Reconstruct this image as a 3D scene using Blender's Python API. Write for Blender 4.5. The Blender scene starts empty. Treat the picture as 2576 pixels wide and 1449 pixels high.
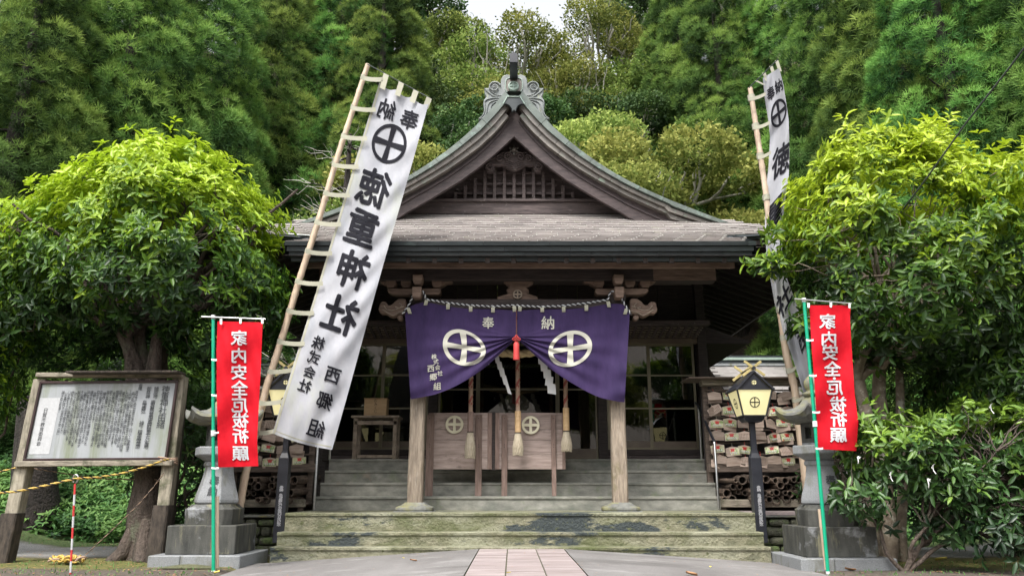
import bpy, bmesh, math, random
import numpy as np
from mathutils import Vector, Matrix, noise as mnoise
R = math.radians
random.seed(7); rng = np.random.default_rng(7)
sc = bpy.context.scene
col = sc.collection

# ------------------------------------------------------------------ camera, sky, sun, exposure
PITCH = R(14.72); F = 1940.0; CAMZ = 0.85
cam_d = bpy.data.cameras.new('camera'); cam = bpy.data.objects.new('camera', cam_d); col.objects.link(cam)
cam.location = (0, 0, CAMZ); cam.rotation_euler = (R(90) + PITCH, 0, 0)
cam_d.sensor_width = 36; cam_d.lens = 36 * 3000 / 3983; cam_d.clip_end = 1000; cam_d.clip_start = 0.05
sc.camera = cam
SUN_EL, SUN_AZ = R(58), R(202)          # azimuth clockwise from +Y: the sun stands behind the camera, to the left
world = bpy.data.worlds.new("World"); sc.world = world; world.use_nodes = True
wn = world.node_tree; wn.nodes.clear()
sky = wn.nodes.new('ShaderNodeTexSky'); sky.sky_type = 'NISHITA'; sky.sun_disc = False
sky.sun_elevation = SUN_EL; sky.sun_rotation = SUN_AZ; sky.dust_density = 4.0; sky.air_density = 1.0; sky.ozone_density = 1.0
hs = wn.nodes.new('ShaderNodeHueSaturation'); hs.inputs['Saturation'].default_value = 0.16   # thin high cloud takes most of the blue out
bg = wn.nodes.new('ShaderNodeBackground'); bg.inputs['Strength'].default_value = 0.15
wo = wn.nodes.new('ShaderNodeOutputWorld')
wn.links.new(sky.outputs[0], hs.inputs['Color']); wn.links.new(hs.outputs[0], bg.inputs['Color']); wn.links.new(bg.outputs[0], wo.inputs['Surface'])
sun_d = bpy.data.lights.new('sun', 'SUN'); sun_d.energy = 1.1; sun_d.angle = R(10); sun_d.color = (1.0, 0.95, 0.88)
sun = bpy.data.objects.new('sun', sun_d); col.objects.link(sun); sun.location = (0, -5, 30)
sdir = Vector((math.sin(SUN_AZ) * math.cos(SUN_EL), math.cos(SUN_AZ) * math.cos(SUN_EL), math.sin(SUN_EL)))
sun.rotation_euler = sdir.to_track_quat('Z', 'Y').to_euler()
sc.view_settings.view_transform = 'Standard'; sc.view_settings.look = 'None'
sc.view_settings.exposure = 1.48; sc.view_settings.gamma = 1.0; sc.view_settings.use_curve_mapping = False
sc.cycles.max_bounces = 6; sc.cycles.transparent_max_bounces = 12; sc.cycles.use_denoising = True
sc.cycles.sample_clamp_indirect = 8

# ------------------------------------------------------------------ survey: a bearing of the photograph at a measured distance -> point in the world
CX, CY = 1288.0, 724.5
def P(dx, dy, Y):
    v = dy - CY
    fw = F * math.cos(PITCH) + v * math.sin(PITCH)
    return Vector(((dx - CX) / fw * Y, Y, CAMZ + (F * math.sin(PITCH) - v * math.cos(PITCH)) / fw * Y))

# ------------------------------------------------------------------ helpers
OFF = {}
def tag(o, label=None, cat=None, group=None, kind=None):
    if label: o['label'] = label
    if cat: o['category'] = cat
    if group: o['group'] = group
    if kind: o['kind'] = kind
    return o
def thing(name, label, cat, loc=(0, 0, 0), group=None):
    o = bpy.data.objects.new(name, None); col.objects.link(o); o.location = loc
    o.empty_display_size = 0.2
    OFF[o] = Vector(loc)
    return tag(o, label, cat, group)
def link(o, parent=None, off=None):
    col.objects.link(o)
    if parent is not None: o.parent = parent
    OFF[o] = off if off is not None else (OFF[parent] if parent is not None else Vector((0, 0, 0)))
    return o
class MB:
    def __init__(s): s.v = []; s.f = []; s.m = []; s.sm = []
    def add(s, vs, fs, mi=0, smooth=False):
        b = len(s.v); s.v.extend([tuple(x) for x in vs])
        for f in fs: s.f.append([b + i for i in f]); s.m.append(mi); s.sm.append(smooth)
        return s
    def box(s, x0, x1, y0, y1, z0, z1, mi=0):
        return s.add([(x0,y0,z0),(x1,y0,z0),(x1,y1,z0),(x0,y1,z0),(x0,y0,z1),(x1,y0,z1),(x1,y1,z1),(x0,y1,z1)],
              [(0,3,2,1),(4,5,6,7),(0,1,5,4),(1,2,6,5),(2,3,7,6),(3,0,4,7)], mi)
    def bar(s, a, b, w, h, mi=0, up=(0, 0, 1)):
        a = Vector(a); b = Vector(b); d = (b - a).normalized(); u = Vector(up)
        r = d.cross(u)
        if r.length < 1e-4: r = d.cross(Vector((0, 1, 0)))
        r.normalize(); u = r.cross(d)
        vs = [p + r * (sx * w / 2) + u * (sz * h / 2) for p in (a, b) for sx, sz in ((-1,-1),(1,-1),(1,1),(-1,1))]
        return s.add(vs, [(3,2,1,0),(4,5,6,7),(0,1,5,4),(1,2,6,5),(2,3,7,6),(3,0,4,7)], mi)
    def tube(s, pts, r, n=8, mi=0, cap=True, smooth=True):
        pts = [Vector(p) for p in pts]; k = len(pts); rs = r if isinstance(r, (list, tuple)) else [r] * k
        prev = None; rings = []
        for i, p in enumerate(pts):
            d = (pts[min(i + 1, k - 1)] - pts[max(i - 1, 0)])
            if d.length < 1e-6: d = Vector((0, 0, 1))
            d.normalize()
            if prev is None:
                a = d.cross(Vector((0, 0, 1)) if abs(d.z) < .9 else Vector((1, 0, 0)))
            else: a = prev - d * prev.dot(d)
            if a.length < 1e-6: a = d.orthogonal()
            a.normalize(); prev = a; b = d.cross(a)
            rings.append([p + (a * math.cos(t) + b * math.sin(t)) * rs[i] for t in [2 * math.pi * j / n for j in range(n)]])
        vs = [q for rg in rings for q in rg]
        s.add(vs, [(i*n+j, i*n+(j+1)%n, (i+1)*n+(j+1)%n, (i+1)*n+j) for i in range(k-1) for j in range(n)], mi, smooth)
        if cap:
            s.add(rings[0], [list(range(n - 1, -1, -1))], mi); s.add(rings[-1], [list(range(n))], mi)
        return s
    def prism(s, poly, y0, y1, mi=0):            # polygon of (x, z), extruded along Y
        n = len(poly)
        ar = sum(poly[i][0]*poly[(i+1)%n][1]-poly[(i+1)%n][0]*poly[i][1] for i in range(n))
        if ar < 0: poly = poly[::-1]
        vs = [(x, y0, z) for x, z in poly] + [(x, y1, z) for x, z in poly]
        fs = [tuple(range(n)), tuple(range(2*n-1, n-1, -1))] + [(i, i+n, (i+1)%n+n, (i+1)%n) for i in range(n)]
        return s.add(vs, fs, mi)
    def rings(s, rings, mi=0, smooth=False, cap=True):
        n = len(rings[0]); b = [q for r in rings for q in r]
        s.add(b, [(i*n+j, i*n+(j+1)%n, (i+1)*n+(j+1)%n, (i+1)*n+j) for i in range(len(rings)-1) for j in range(n)], mi, smooth)
        if cap: s.add(rings[0], [list(range(n-1,-1,-1))], mi); s.add(rings[-1], [list(range(n))], mi)
        return s
    def lathe(s, c, prof, n=16, mi=0, smooth=True):
        c = Vector(c)
        return s.rings([[c + Vector((r*math.cos(2*math.pi*j/n), r*math.sin(2*math.pi*j/n), z)) for j in range(n)] for r, z in prof], mi, smooth)
    def loft(s, c, prof, ch=.25, mi=0):          # chamfered square rings (half width, z)
        c = Vector(c); rs = []
        for h, z in prof:
            k = h * (1 - ch)
            rs.append([c + Vector((x, y, z)) for x, y in ((-k,-h),(k,-h),(h,-k),(h,k),(k,h),(-k,h),(-h,k),(-h,-k))])
        return s.rings(rs, mi)
    def grid(s, f, nu, nv, mi=0, smooth=True):
        vs = [f(i/nu, j/nv) for j in range(nv+1) for i in range(nu+1)]
        return s.add(vs, [(j*(nu+1)+i, j*(nu+1)+i+1, (j+1)*(nu+1)+i+1, (j+1)*(nu+1)+i) for j in range(nv) for i in range(nu)], mi, smooth)
    def mesh(s, name, mats, off=Vector((0, 0, 0))):
        me = bpy.data.meshes.new(name)
        me.from_pydata([(x-off[0], y-off[1], z-off[2]) for x, y, z in s.v], [], s.f)
        for m in (mats if isinstance(mats, (list, tuple)) else [mats]): me.materials.append(m)
        me.polygons.foreach_set('material_index', s.m); me.polygons.foreach_set('use_smooth', s.sm)
        me.update(); return me
    def build(s, name, mats, parent=None, bevel=0, kind=None, label=None, seg=1):
        off = OFF[parent] if parent is not None else Vector((0, 0, 0))
        o = bpy.data.objects.new(name, s.mesh(name, mats, off)); link(o, parent)
        if bevel:
            b = o.modifiers.new('bevel', 'BEVEL'); b.width = bevel; b.segments = seg; b.limit_method = 'ANGLE'; b.angle_limit = R(40)
        if kind: o['kind'] = kind
        if label: o['label'] = label
        return o
def inst(name, me, parent, M, label=None):       # a shared-mesh piece, world matrix M under an Empty at OFF[parent]
    o = bpy.data.objects.new(name, me); link(o, parent)
    M2 = M.copy()
    if parent is not None: M2.translation = M.translation - OFF[parent]
    o.matrix_basis = M2
    return o
def npmesh(name, V, Fa, mats, tint=None, smooth=False):   # V (n,3), Fa (m,3|4)
    me = bpy.data.meshes.new(name); n = len(V); m, k = Fa.shape
    me.vertices.add(n); me.vertices.foreach_set('co', V.astype(np.float32).ravel())
    me.loops.add(m*k); me.loops.foreach_set('vertex_index', Fa.astype(np.int32).ravel())
    me.polygons.add(m); me.polygons.foreach_set('loop_start', (np.arange(m)*k).astype(np.int32))
    try: me.polygons.foreach_set('loop_total', np.full(m, k, np.int32))
    except Exception: pass
    if smooth: me.polygons.foreach_set('use_smooth', np.ones(m, bool))
    me.materials.append(mats)
    if tint is not None:
        at = me.attributes.new('tint', 'FLOAT', 'POINT'); at.data.foreach_set('value', tint.astype(np.float32))
    me.update(calc_edges=True); return me

# ------------------------------------------------------------------ materials
def mat(name, c1, c2, ns=5.0, ms=(1, 1, 1), rough=.7, bump=.15, rand=.12, spots=(), metal=0, spec=.5, detail=5, dist=0.02, fine=0.0, emit=None):
    m = bpy.data.materials.new(name); m.use_nodes = True; t = m.node_tree; N = t.nodes; L = t.links
    b = N['Principled BSDF']
    tc = N.new('ShaderNodeTexCoord'); mp = N.new('ShaderNodeMapping'); mp.inputs['Scale'].default_value = ms
    oi = N.new('ShaderNodeObjectInfo'); mu = N.new('ShaderNodeVectorMath'); mu.operation = 'MULTIPLY_ADD'
    cb = N.new('ShaderNodeCombineXYZ')
    for i in range(3): L.new(oi.outputs['Random'], cb.inputs[i])
    mu.inputs[1].default_value = (13.0 * (rand > 0),) * 3
    L.new(cb.outputs[0], mu.inputs[0]); L.new(tc.outputs['Object'], mu.inputs[2]); L.new(mu.outputs[0], mp.inputs['Vector'])
    n1 = N.new('ShaderNodeTexNoise'); n1.inputs['Scale'].default_value = ns; n1.inputs['Detail'].default_value = detail; n1.inputs['Roughness'].default_value = .62
    L.new(mp.outputs[0], n1.inputs['Vector'])
    cr = N.new('ShaderNodeValToRGB'); cr.color_ramp.elements[0].position = .3; cr.color_ramp.elements[1].position = .7
    cr.color_ramp.elements[0].color = (*c1, 1); cr.color_ramp.elements[1].color = (*c2, 1)
    L.new(n1.outputs['Fac'], cr.inputs[0]); out = cr.outputs[0]
    for (c3, lo, hi, s3, ms3) in spots:
        mp2 = N.new('ShaderNodeMapping'); mp2.inputs['Scale'].default_value = ms3; mp2.inputs['Location'].default_value = (s3*3.1, s3, 7)
        L.new(mu.outputs[0], mp2.inputs['Vector'])
        n2 = N.new('ShaderNodeTexNoise'); n2.inputs['Scale'].default_value = s3; n2.inputs['Detail'].default_value = 6; n2.inputs['Roughness'].default_value = .65
        L.new(mp2.outputs[0], n2.inputs['Vector'])
        r2 = N.new('ShaderNodeMapRange'); r2.inputs['From Min'].default_value = lo; r2.inputs['From Max'].default_value = hi
        L.new(n2.outputs['Fac'], r2.inputs['Value'])
        mx = N.new('ShaderNodeMix'); mx.data_type = 'RGBA'; mx.inputs[7].default_value = (*c3, 1)
        L.new(r2.outputs[0], mx.inputs[0]); L.new(out, mx.inputs[6]); out = mx.outputs[2]
    hv = N.new('ShaderNodeHueSaturation'); r3 = N.new('ShaderNodeMapRange')
    r3.inputs['To Min'].default_value = 1 - rand; r3.inputs['To Max'].default_value = 1 + rand
    L.new(oi.outputs['Random'], r3.inputs['Value']); L.new(r3.outputs[0], hv.inputs['Value']); L.new(out, hv.inputs['Color'])
    L.new(hv.outputs[0], b.inputs['Base Color'])
    b.inputs['Roughness'].default_value = rough; b.inputs['Metallic'].default_value = metal; b.inputs['Specular IOR Level'].default_value = spec
    if bump:
        bp = N.new('ShaderNodeBump'); bp.inputs['Strength'].default_value = bump; bp.inputs['Distance'].default_value = dist
        if fine:
            n4 = N.new('ShaderNodeTexNoise'); n4.inputs['Scale'].default_value = fine; n4.inputs['Detail'].default_value = 3
            L.new(mu.outputs[0], n4.inputs['Vector'])
            ad = N.new('ShaderNodeMath'); ad.operation = 'ADD'; L.new(n1.outputs['Fac'], ad.inputs[0]); L.new(n4.outputs['Fac'], ad.inputs[1])
            L.new(ad.outputs[0], bp.inputs['Height'])
        else: L.new(n1.outputs['Fac'], bp.inputs['Height'])
        L.new(bp.outputs[0], b.inputs['Normal'])
    if emit:
        b.inputs['Emission Color'].default_value = (*emit[0], 1); b.inputs['Emission Strength'].default_value = emit[1]
    return m
def leafmat(name, stops, rough=.45, trans=.3, rand=.12, spec=.5, ns=0.6):
    m = bpy.data.materials.new(name); m.use_nodes = True; t = m.node_tree; N = t.nodes; L = t.links
    b = N['Principled BSDF']; at = N.new('ShaderNodeAttribute'); at.attribute_name = 'tint'
    cr = N.new('ShaderNodeValToRGB'); e = cr.color_ramp.elements
    e[0].position = stops[0][0]; e[0].color = (*stops[0][1], 1); e[1].position = stops[-1][0]; e[1].color = (*stops[-1][1], 1)
    for p, c in stops[1:-1]:
        k = e.new(p); k.color = (*c, 1)
    L.new(at.outputs['Fac'], cr.inputs[0])
    oi = N.new('ShaderNodeObjectInfo'); r3 = N.new('ShaderNodeMapRange'); r3.inputs['To Min'].default_value = 1-rand; r3.inputs['To Max'].default_value = 1+rand
    hv = N.new('ShaderNodeHueSaturation'); L.new(oi.outputs['Random'], r3.inputs['Value']); L.new(r3.outputs[0], hv.inputs['Value'])
    r4 = N.new('ShaderNodeMapRange'); r4.inputs['To Min'].default_value = .5-rand*.12; r4.inputs['To Max'].default_value = .5+rand*.12
    L.new(oi.outputs['Random'], r4.inputs['Value']); L.new(r4.outputs[0], hv.inputs['Hue'])
    L.new(cr.outputs[0], hv.inputs['Color']); L.new(hv.outputs[0], b.inputs['Base Color'])
    b.inputs['Roughness'].default_value = rough; b.inputs['Specular IOR Level'].default_value = spec
    tr = N.new('ShaderNodeBsdfTranslucent'); L.new(hv.outputs[0], tr.inputs['Color'])
    mx = N.new('ShaderNodeMixShader'); mx.inputs[0].default_value = trans
    L.new(b.outputs[0], mx.inputs[1]); L.new(tr.outputs[0], mx.inputs[2]); L.new(mx.outputs[0], N['Material Output'].inputs['Surface'])
    return m
MOSS = (.045, .06, .018)
M = {}
M['wood_dark'] = mat('wood_dark', (.02,.015,.014), (.055,.042,.038), 4, (1,1,9), .75, .3)
M['wood_dark_x'] = mat('wood_dark_x', (.022,.016,.015), (.06,.044,.04), 3, (1.2,9,9), .75, .3)
M['wood_gable'] = mat('wood_gable', (.04,.03,.03), (.13,.10,.095), 3, (1,8,8), .8, .35, spots=(((.3,.26,.24),.62,.75,7,(1,1,1)),))
M['wood_barge'] = mat('wood_barge', (.028,.02,.021), (.075,.055,.054), 2.5, (1.5,6,6), .75, .3)
M['wood_eave'] = mat('wood_eave', (.09,.06,.045), (.24,.165,.125), 3, (1,8,8), .8, .3)
M['wood_post'] = mat('wood_post', (.13,.10,.075), (.34,.28,.215), 5, (6,6,.7), .8, .5, spots=(((.1,.085,.03),.55,.72,2.4,(1,1,.8)),((.5,.46,.4),.6,.75,9,(4,4,.4))))
M['wood_panel'] = mat('wood_panel', (.25,.19,.165), (.44,.345,.31), 3.5, (.8,6,7), .7, .25, rand=.16, spots=(((.11,.085,.075),.58,.75,2,(1,1,2)),((.46,.37,.34),.62,.8,9,(.4,1,5))))
M['wood_batten'] = mat('wood_batten', (.12,.08,.065), (.26,.18,.15), 5, (6,6,.8), .75, .3)
M['wood_grey'] = mat('wood_grey', (.13,.115,.085), (.4,.36,.28), 5, (5,5,.8), .85, .6, spots=(((.08,.09,.045),.55,.7,3,(1,1,1)),((.05,.045,.04),.62,.72,6,(3,3,1))))
M['wood_greyx'] = mat('wood_greyx', (.12,.105,.08), (.36,.32,.25), 5, (.8,5,5), .85, .6, spots=(((.06,.065,.035),.55,.7,3,(1,1,1)),))
M['wood_rot'] = mat('wood_rot', (.02,.017,.014), (.09,.07,.055), 6, (3,3,1), .9, .8)
M['wood_rack'] = mat('wood_rack', (.06,.045,.035), (.17,.13,.105), 4, (1,6,6), .8, .3)
M['wood_table'] = mat('wood_table', (.17,.13,.1), (.38,.31,.24), 4, (2,2,2), .75, .3)
M['wood_box'] = mat('wood_box', (.42,.27,.13), (.58,.4,.22), 3, (1,8,8), .5, .1)
M['ema_wood'] = mat('ema_wood', (.34,.25,.20), (.60,.48,.40), 4, (1,1,6), .6, .1, rand=.25)
M['ema_dark'] = mat('ema_dark', (.24,.18,.14), (.46,.36,.3), 4, (1,1,6), .7, .1, rand=.25)
M['ema_pic'] = mat('ema_pic', (.45,.5,.25), (.72,.68,.5), 12, (1,1,1), .4, 0, rand=.3, spots=(((.2,.33,.1),.5,.6,14,(1,1,1)),((.6,.13,.07),.6,.66,17,(1,1,1))))
M['cream'] = mat('cream', (.62,.58,.42), (.72,.68,.52), 6, rough=.7, bump=.05, rand=.03)
M['copper'] = mat('copper', (.055,.07,.062), (.13,.155,.135), 3, (1,1,1), .5, .15, rand=.12, spots=(((.2,.29,.25),.56,.75,5,(1,1,1)),), metal=.15)
M['copper_dark'] = mat('copper_dark', (.014,.018,.02), (.038,.046,.048), 3, (.6,3,3), .45, .2, rand=.15, spots=(((.06,.085,.08),.6,.75,3,(.5,1,4)),), metal=.2)
M['copper_brown'] = mat('copper_brown', (.10,.09,.08), (.19,.17,.15), 3, (1,1,1), .5, .12, rand=.12, spots=(((.2,.26,.2),.58,.75,4,(1,1,1)),), metal=.15)
M['copper_light'] = mat('copper_light', (.22,.3,.26), (.36,.44,.38), 5, rough=.5, bump=.1, rand=.1)
M['shingle'] = mat('shingle', (.18,.16,.15), (.35,.32,.305), 3, (.5,2.5,1), .55, .3, rand=.2, dist=.01, spots=(((.33,.36,.2),.6,.8,2.2,(1,1,1)),((.12,.09,.08),.6,.72,8,(1,6,1))))
M['ornament'] = mat('ornament', (.10,.115,.115), (.23,.245,.24), 3, rough=.5, bump=.15, rand=.06, metal=.15, spots=(((.26,.28,.17),.58,.72,4,(2,1,.6)),))
M['shingle_pale'] = mat('shingle_pale', (.19,.175,.17), (.32,.30,.29), 3, (.5,2.5,1), .5, .2, rand=.15)
M['seam'] = mat('seam', (.28,.27,.25), (.38,.37,.33), 5, rough=.5, bump=0)
M['step'] = mat('step', (.115,.118,.075), (.27,.255,.175), 7, (1,1,1.3), .9, .9, fine=30, spots=(((.085,.10,.035),.46,.66,1.3,(.6,1,1.4)),((.29,.29,.21),.50,.68,1.6,(.5,1,1.4)),((.045,.055,.055),.565,.60,1.5,(.45,1,1.2)),((.10,.11,.05),.58,.66,13,(1,1,1))), rand=0, dist=.03, detail=9)
M['step_up'] = mat('step_up', (.15,.15,.13), (.31,.305,.265), 4.0, (1,1,2), .85, .4, fine=50, spots=(((.11,.12,.10),.52,.72,1.3,(1,1,2)),((.24,.18,.13),.64,.72,1.2,(1,1,1)),((.16,.19,.11),.58,.75,2.6,(1,1,1))), rand=0, dist=.01)
M['granite'] = mat('granite', (.17,.18,.19), (.27,.28,.285), 60, rough=.6, bump=.1, rand=.05, spots=(((.12,.12,.085),.52,.7,2.2,(2,2,.7)),))
M['granite_dark'] = mat('granite_dark', (.025,.027,.024), (.085,.085,.075), 3, (3,3,.7), .7, .2, rand=.05, fine=50, spots=(((.20,.19,.12),.55,.68,2.6,(2.5,2.5,.5)),((.25,.26,.27),.58,.66,1.3,(1,1,1))))
M['granite_moss'] = mat('granite_moss', (.10,.105,.10), (.20,.20,.18), 9, rough=.8, bump=.3, rand=.05, spots=(((.22,.21,.08),.48,.66,3,(1,1,1)),((.07,.075,.05),.6,.7,4,(1,1,1))))
M['asphalt'] = mat('asphalt', (.13,.122,.118), (.215,.205,.20), 1.1, (1,.35,1), .85, .6, fine=120, rand=0, dist=.006, spots=(((.34,.33,.32),.55,.8,2.3,(.5,1,1)),((.10,.095,.09),.56,.72,1.1,(.3,1.6,1)),((.06,.055,.05),.60,.66,70,(1,1,1)),((.38,.37,.36),.62,.68,95,(1,1,1))))
M['tile'] = mat('tile', (.22,.18,.172), (.36,.305,.30), 2.2, (.5,1.5,1), .75, .4, fine=70, rand=.07, dist=.006, spots=(((.20,.155,.145),.52,.75,1.8,(.25,3,1)),((.5,.43,.43),.58,.75,2.6,(.4,2,1)),((.13,.10,.09),.62,.68,60,(1,1,1))))
M['moss_joint'] = mat('moss_joint', (.05,.055,.025), (.11,.11,.06), 20, rough=.95, bump=.4)
M['rubble'] = mat('rubble', (.04,.042,.03), (.13,.13,.09), 5, rough=.9, bump=.8, fine=25, dist=.04, rand=.2, spots=(((.12,.17,.06),.5,.65,3,(1,1,1)),))
M['white_cloth'] = mat('white_cloth', (.32,.33,.36), (.40,.40,.425), 3.5, (1.6,1,.7), .8, .35, spec=.1, rand=0, dist=.03, spots=(((.36,.38,.29),.55,.8,1.1,(1,1,.5)),))
M['strap'] = mat('strap', (.28,.275,.21), (.38,.37,.29), 3, rough=.8, bump=.1)
M['red_cloth'] = mat('red_cloth', (.42,.006,.014), (.55,.01,.02), 4, spec=.1, rough=.75, bump=.35, rand=.04, dist=.03)
M['purple'] = mat('purple', (.030,.020,.060), (.046,.029,.085), 3.5, (1.8,1,.6), spec=.1, rough=.75, bump=.35, rand=0, dist=.03)
M['ink'] = mat('ink', (.010,.010,.014), (.022,.022,.028), 3, spec=.08, rough=.8, bump=0, rand=0)
M['ink_soft'] = mat('ink_soft', (.04,.045,.05), (.07,.075,.08), 3, rough=.8, bump=0, rand=0)
M['print_white'] = mat('print_white', (.46,.46,.48), (.53,.53,.55), 3, rough=.8, bump=0, rand=0)
M['print_cream'] = mat('print_cream', (.38,.37,.31), (.47,.46,.40), 2, rough=.8, bump=.1, rand=0, dist=.03)
M['paper'] = mat('paper', (.55,.55,.55), (.66,.66,.65), 3, rough=.8, bump=0, rand=.03)
M['board'] = mat('board', (.30,.32,.33), (.41,.43,.45), 1.5, (1,1,.25), .32, .06, rand=0, spots=(((.22,.25,.17),.48,.7,1.6,(2.2,1,.35)),((.56,.58,.6),.6,.8,2.2,(2.5,1,.12))))
M['board_frame'] = mat('board_frame', (.03,.017,.017), (.06,.035,.035), 4, rough=.4, bump=.05)
M['bamboo'] = mat('bamboo', (.38,.28,.2), (.58,.46,.34), 2.5, (6,6,.6), .5, .15, rand=.06, spots=(((.3,.2,.14),.6,.75,4,(1,1,.6)),((.62,.57,.48),.6,.75,5,(5,5,.5))))
M['bamboo_old'] = mat('bamboo_old', (.03,.022,.018), (.19,.14,.105), 4, (5,.8,5), .65, .2, rand=.45)
M['bamboo_hole'] = mat('bamboo_hole', (.01,.008,.006), (.02,.016,.012), 4, rough=.9, bump=0)
M['green_pole'] = mat('green_pole', (.0,.30,.16), (.01,.36,.2), 4, rough=.35, bump=0, rand=0)
M['white_plastic'] = mat('white_plastic', (.6,.62,.62), (.72,.73,.72), 4, rough=.4, bump=0)
M['steel'] = mat('steel', (.5,.5,.5), (.62,.62,.61), 4, (1,1,8), .28, .03, metal=1)
M['black_metal'] = mat('black_metal', (.012,.013,.018), (.03,.032,.04), 4, rough=.38, bump=.03, rand=0)
M['lamp_panel'] = mat('lamp_panel', (.45,.42,.22), (.58,.54,.32), 2, rough=.4, bump=0, rand=0, emit=((1.0,.88,.45), .16))
M['chigi'] = mat('chigi', (.34,.27,.1), (.48,.4,.18), 4, rough=.6, bump=.1)
M['straw'] = mat('straw', (.42,.32,.17), (.62,.5,.3), 14, (1,1,1), .8, .4, rand=.06)
M['rope_red'] = mat('rope_red', (.22,.05,.04), (.32,.09,.07), 14, rough=.8, bump=.3)
M['rope_tan'] = mat('rope_tan', (.3,.2,.14), (.42,.3,.22), 14, rough=.8, bump=.3)
M['tassel'] = mat('tassel', (.33,.28,.20), (.48,.42,.32), 20, (3,3,1), .8, .4)
M['red_silk'] = mat('red_silk', (.42,.03,.03), (.55,.06,.055), 20, (6,6,1), .6, .3)
M['rope_white'] = mat('rope_white', (.44,.45,.46), (.52,.53,.54), 14, rough=.8, bump=.2)
M['rope_black'] = mat('rope_black', (.015,.015,.02), (.03,.03,.035), 14, rough=.8, bump=.2)
M['rope_yellow'] = mat('rope_yellow', (.5,.33,.06), (.65,.45,.12), 14, rough=.7, bump=.2)
M['red_paint'] = mat('red_paint', (.5,.03,.03), (.58,.05,.05), 4, rough=.4, bump=0)
M['bark'] = mat('bark', (.04,.03,.024), (.13,.1,.08), 5, (3,3,.7), .9, .8, fine=30, dist=.04, rand=.15, spots=(((.14,.15,.1),.56,.7,3,(1,1,1)),))
M['bark_pale'] = mat('bark_pale', (.12,.09,.065), (.3,.25,.19), 7, (1,1,1), .85, .5, rand=.1, spots=(((.42,.4,.33),.56,.64,6,(1,1,1)),((.07,.06,.045),.58,.66,5,(1,1,1))))
M['bark_far'] = mat('bark_far', (.26,.25,.21), (.46,.44,.39), 2, rough=.9, bump=.2, rand=.2)
M['earth'] = None
M['trunk_dark'] = mat('trunk_dark', (.012,.01,.009), (.05,.04,.034), 5, (4,4,.5), .95, .9, fine=20, dist=.05, rand=.1)
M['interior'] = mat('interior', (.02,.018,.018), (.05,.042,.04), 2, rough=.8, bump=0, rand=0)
M['olive_frame'] = mat('olive_frame', (.15,.13,.085), (.22,.19,.125), 3, rough=.45, bump=.03, rand=.04, metal=.2)
M['olive_panel'] = mat('olive_panel', (.12,.09,.07), (.18,.14,.1), 3, rough=.5, bump=.03, rand=.04)
M['noren'] = mat('noren', (.10,.035,.03), (.14,.05,.04), 3, rough=.8, bump=0, rand=0)
M['pink_stone'] = mat('pink_stone', (.24,.19,.19), (.38,.31,.31), 5, rough=.8, bump=.3)
M['leaf_dry'] = mat('leaf_dry', (.35,.17,.08), (.5,.28,.12), 8, rough=.7, bump=.1, rand=.3)
M['leaf_yellow'] = mat('leaf_yellow', (.6,.5,.08), (.72,.6,.15), 8, rough=.6, bump=.1, rand=.15)
M['cable'] = mat('cable', (.03,.04,.035), (.06,.07,.06), 8, rough=.6, bump=0)
def glassmat():
    m = bpy.data.materials.new('window_glass'); m.use_nodes = True; t = m.node_tree; N = t.nodes; L = t.links
    N.remove(N['Principled BSDF'])
    fr = N.new('ShaderNodeFresnel'); fr.inputs['IOR'].default_value = 2.2
    tr = N.new('ShaderNodeBsdfTransparent'); tr.inputs['Color'].default_value = (.5,.52,.52,1)
    gl = N.new('ShaderNodeBsdfGlossy'); gl.inputs['Roughness'].default_value = .015
    nz = N.new('ShaderNodeTexNoise'); nz.inputs['Scale'].default_value = 1.3
    bp = N.new('ShaderNodeBump'); bp.inputs['Strength'].default_value = .12; bp.inputs['Distance'].default_value = .02; L.new(nz.outputs['Fac'], bp.inputs['Height']); L.new(bp.outputs[0], gl.inputs['Normal'])
    mx = N.new('ShaderNodeMixShader'); L.new(fr.outputs[0], mx.inputs[0]); L.new(tr.outputs[0], mx.inputs[1]); L.new(gl.outputs[0], mx.inputs[2])
    L.new(mx.outputs[0], N['Material Output'].inputs['Surface']); return m
M['glass'] = glassmat()
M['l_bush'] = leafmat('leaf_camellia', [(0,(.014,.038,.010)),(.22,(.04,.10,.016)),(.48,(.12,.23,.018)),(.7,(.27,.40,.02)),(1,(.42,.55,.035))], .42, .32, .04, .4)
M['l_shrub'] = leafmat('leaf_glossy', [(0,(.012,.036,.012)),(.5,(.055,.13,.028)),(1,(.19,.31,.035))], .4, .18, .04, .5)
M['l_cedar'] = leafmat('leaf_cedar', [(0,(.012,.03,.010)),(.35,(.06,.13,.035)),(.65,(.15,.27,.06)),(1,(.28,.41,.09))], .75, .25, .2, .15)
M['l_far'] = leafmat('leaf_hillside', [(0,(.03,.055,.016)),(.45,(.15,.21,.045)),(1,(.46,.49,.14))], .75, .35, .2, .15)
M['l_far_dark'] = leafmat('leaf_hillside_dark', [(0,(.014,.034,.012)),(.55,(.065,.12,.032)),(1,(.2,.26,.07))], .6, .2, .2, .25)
M['l_ground'] = leafmat('leaf_undergrowth', [(0,(.015,.045,.015)),(.5,(.08,.19,.05)),(1,(.22,.36,.10))], .6, .25, .1, .3)

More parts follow.
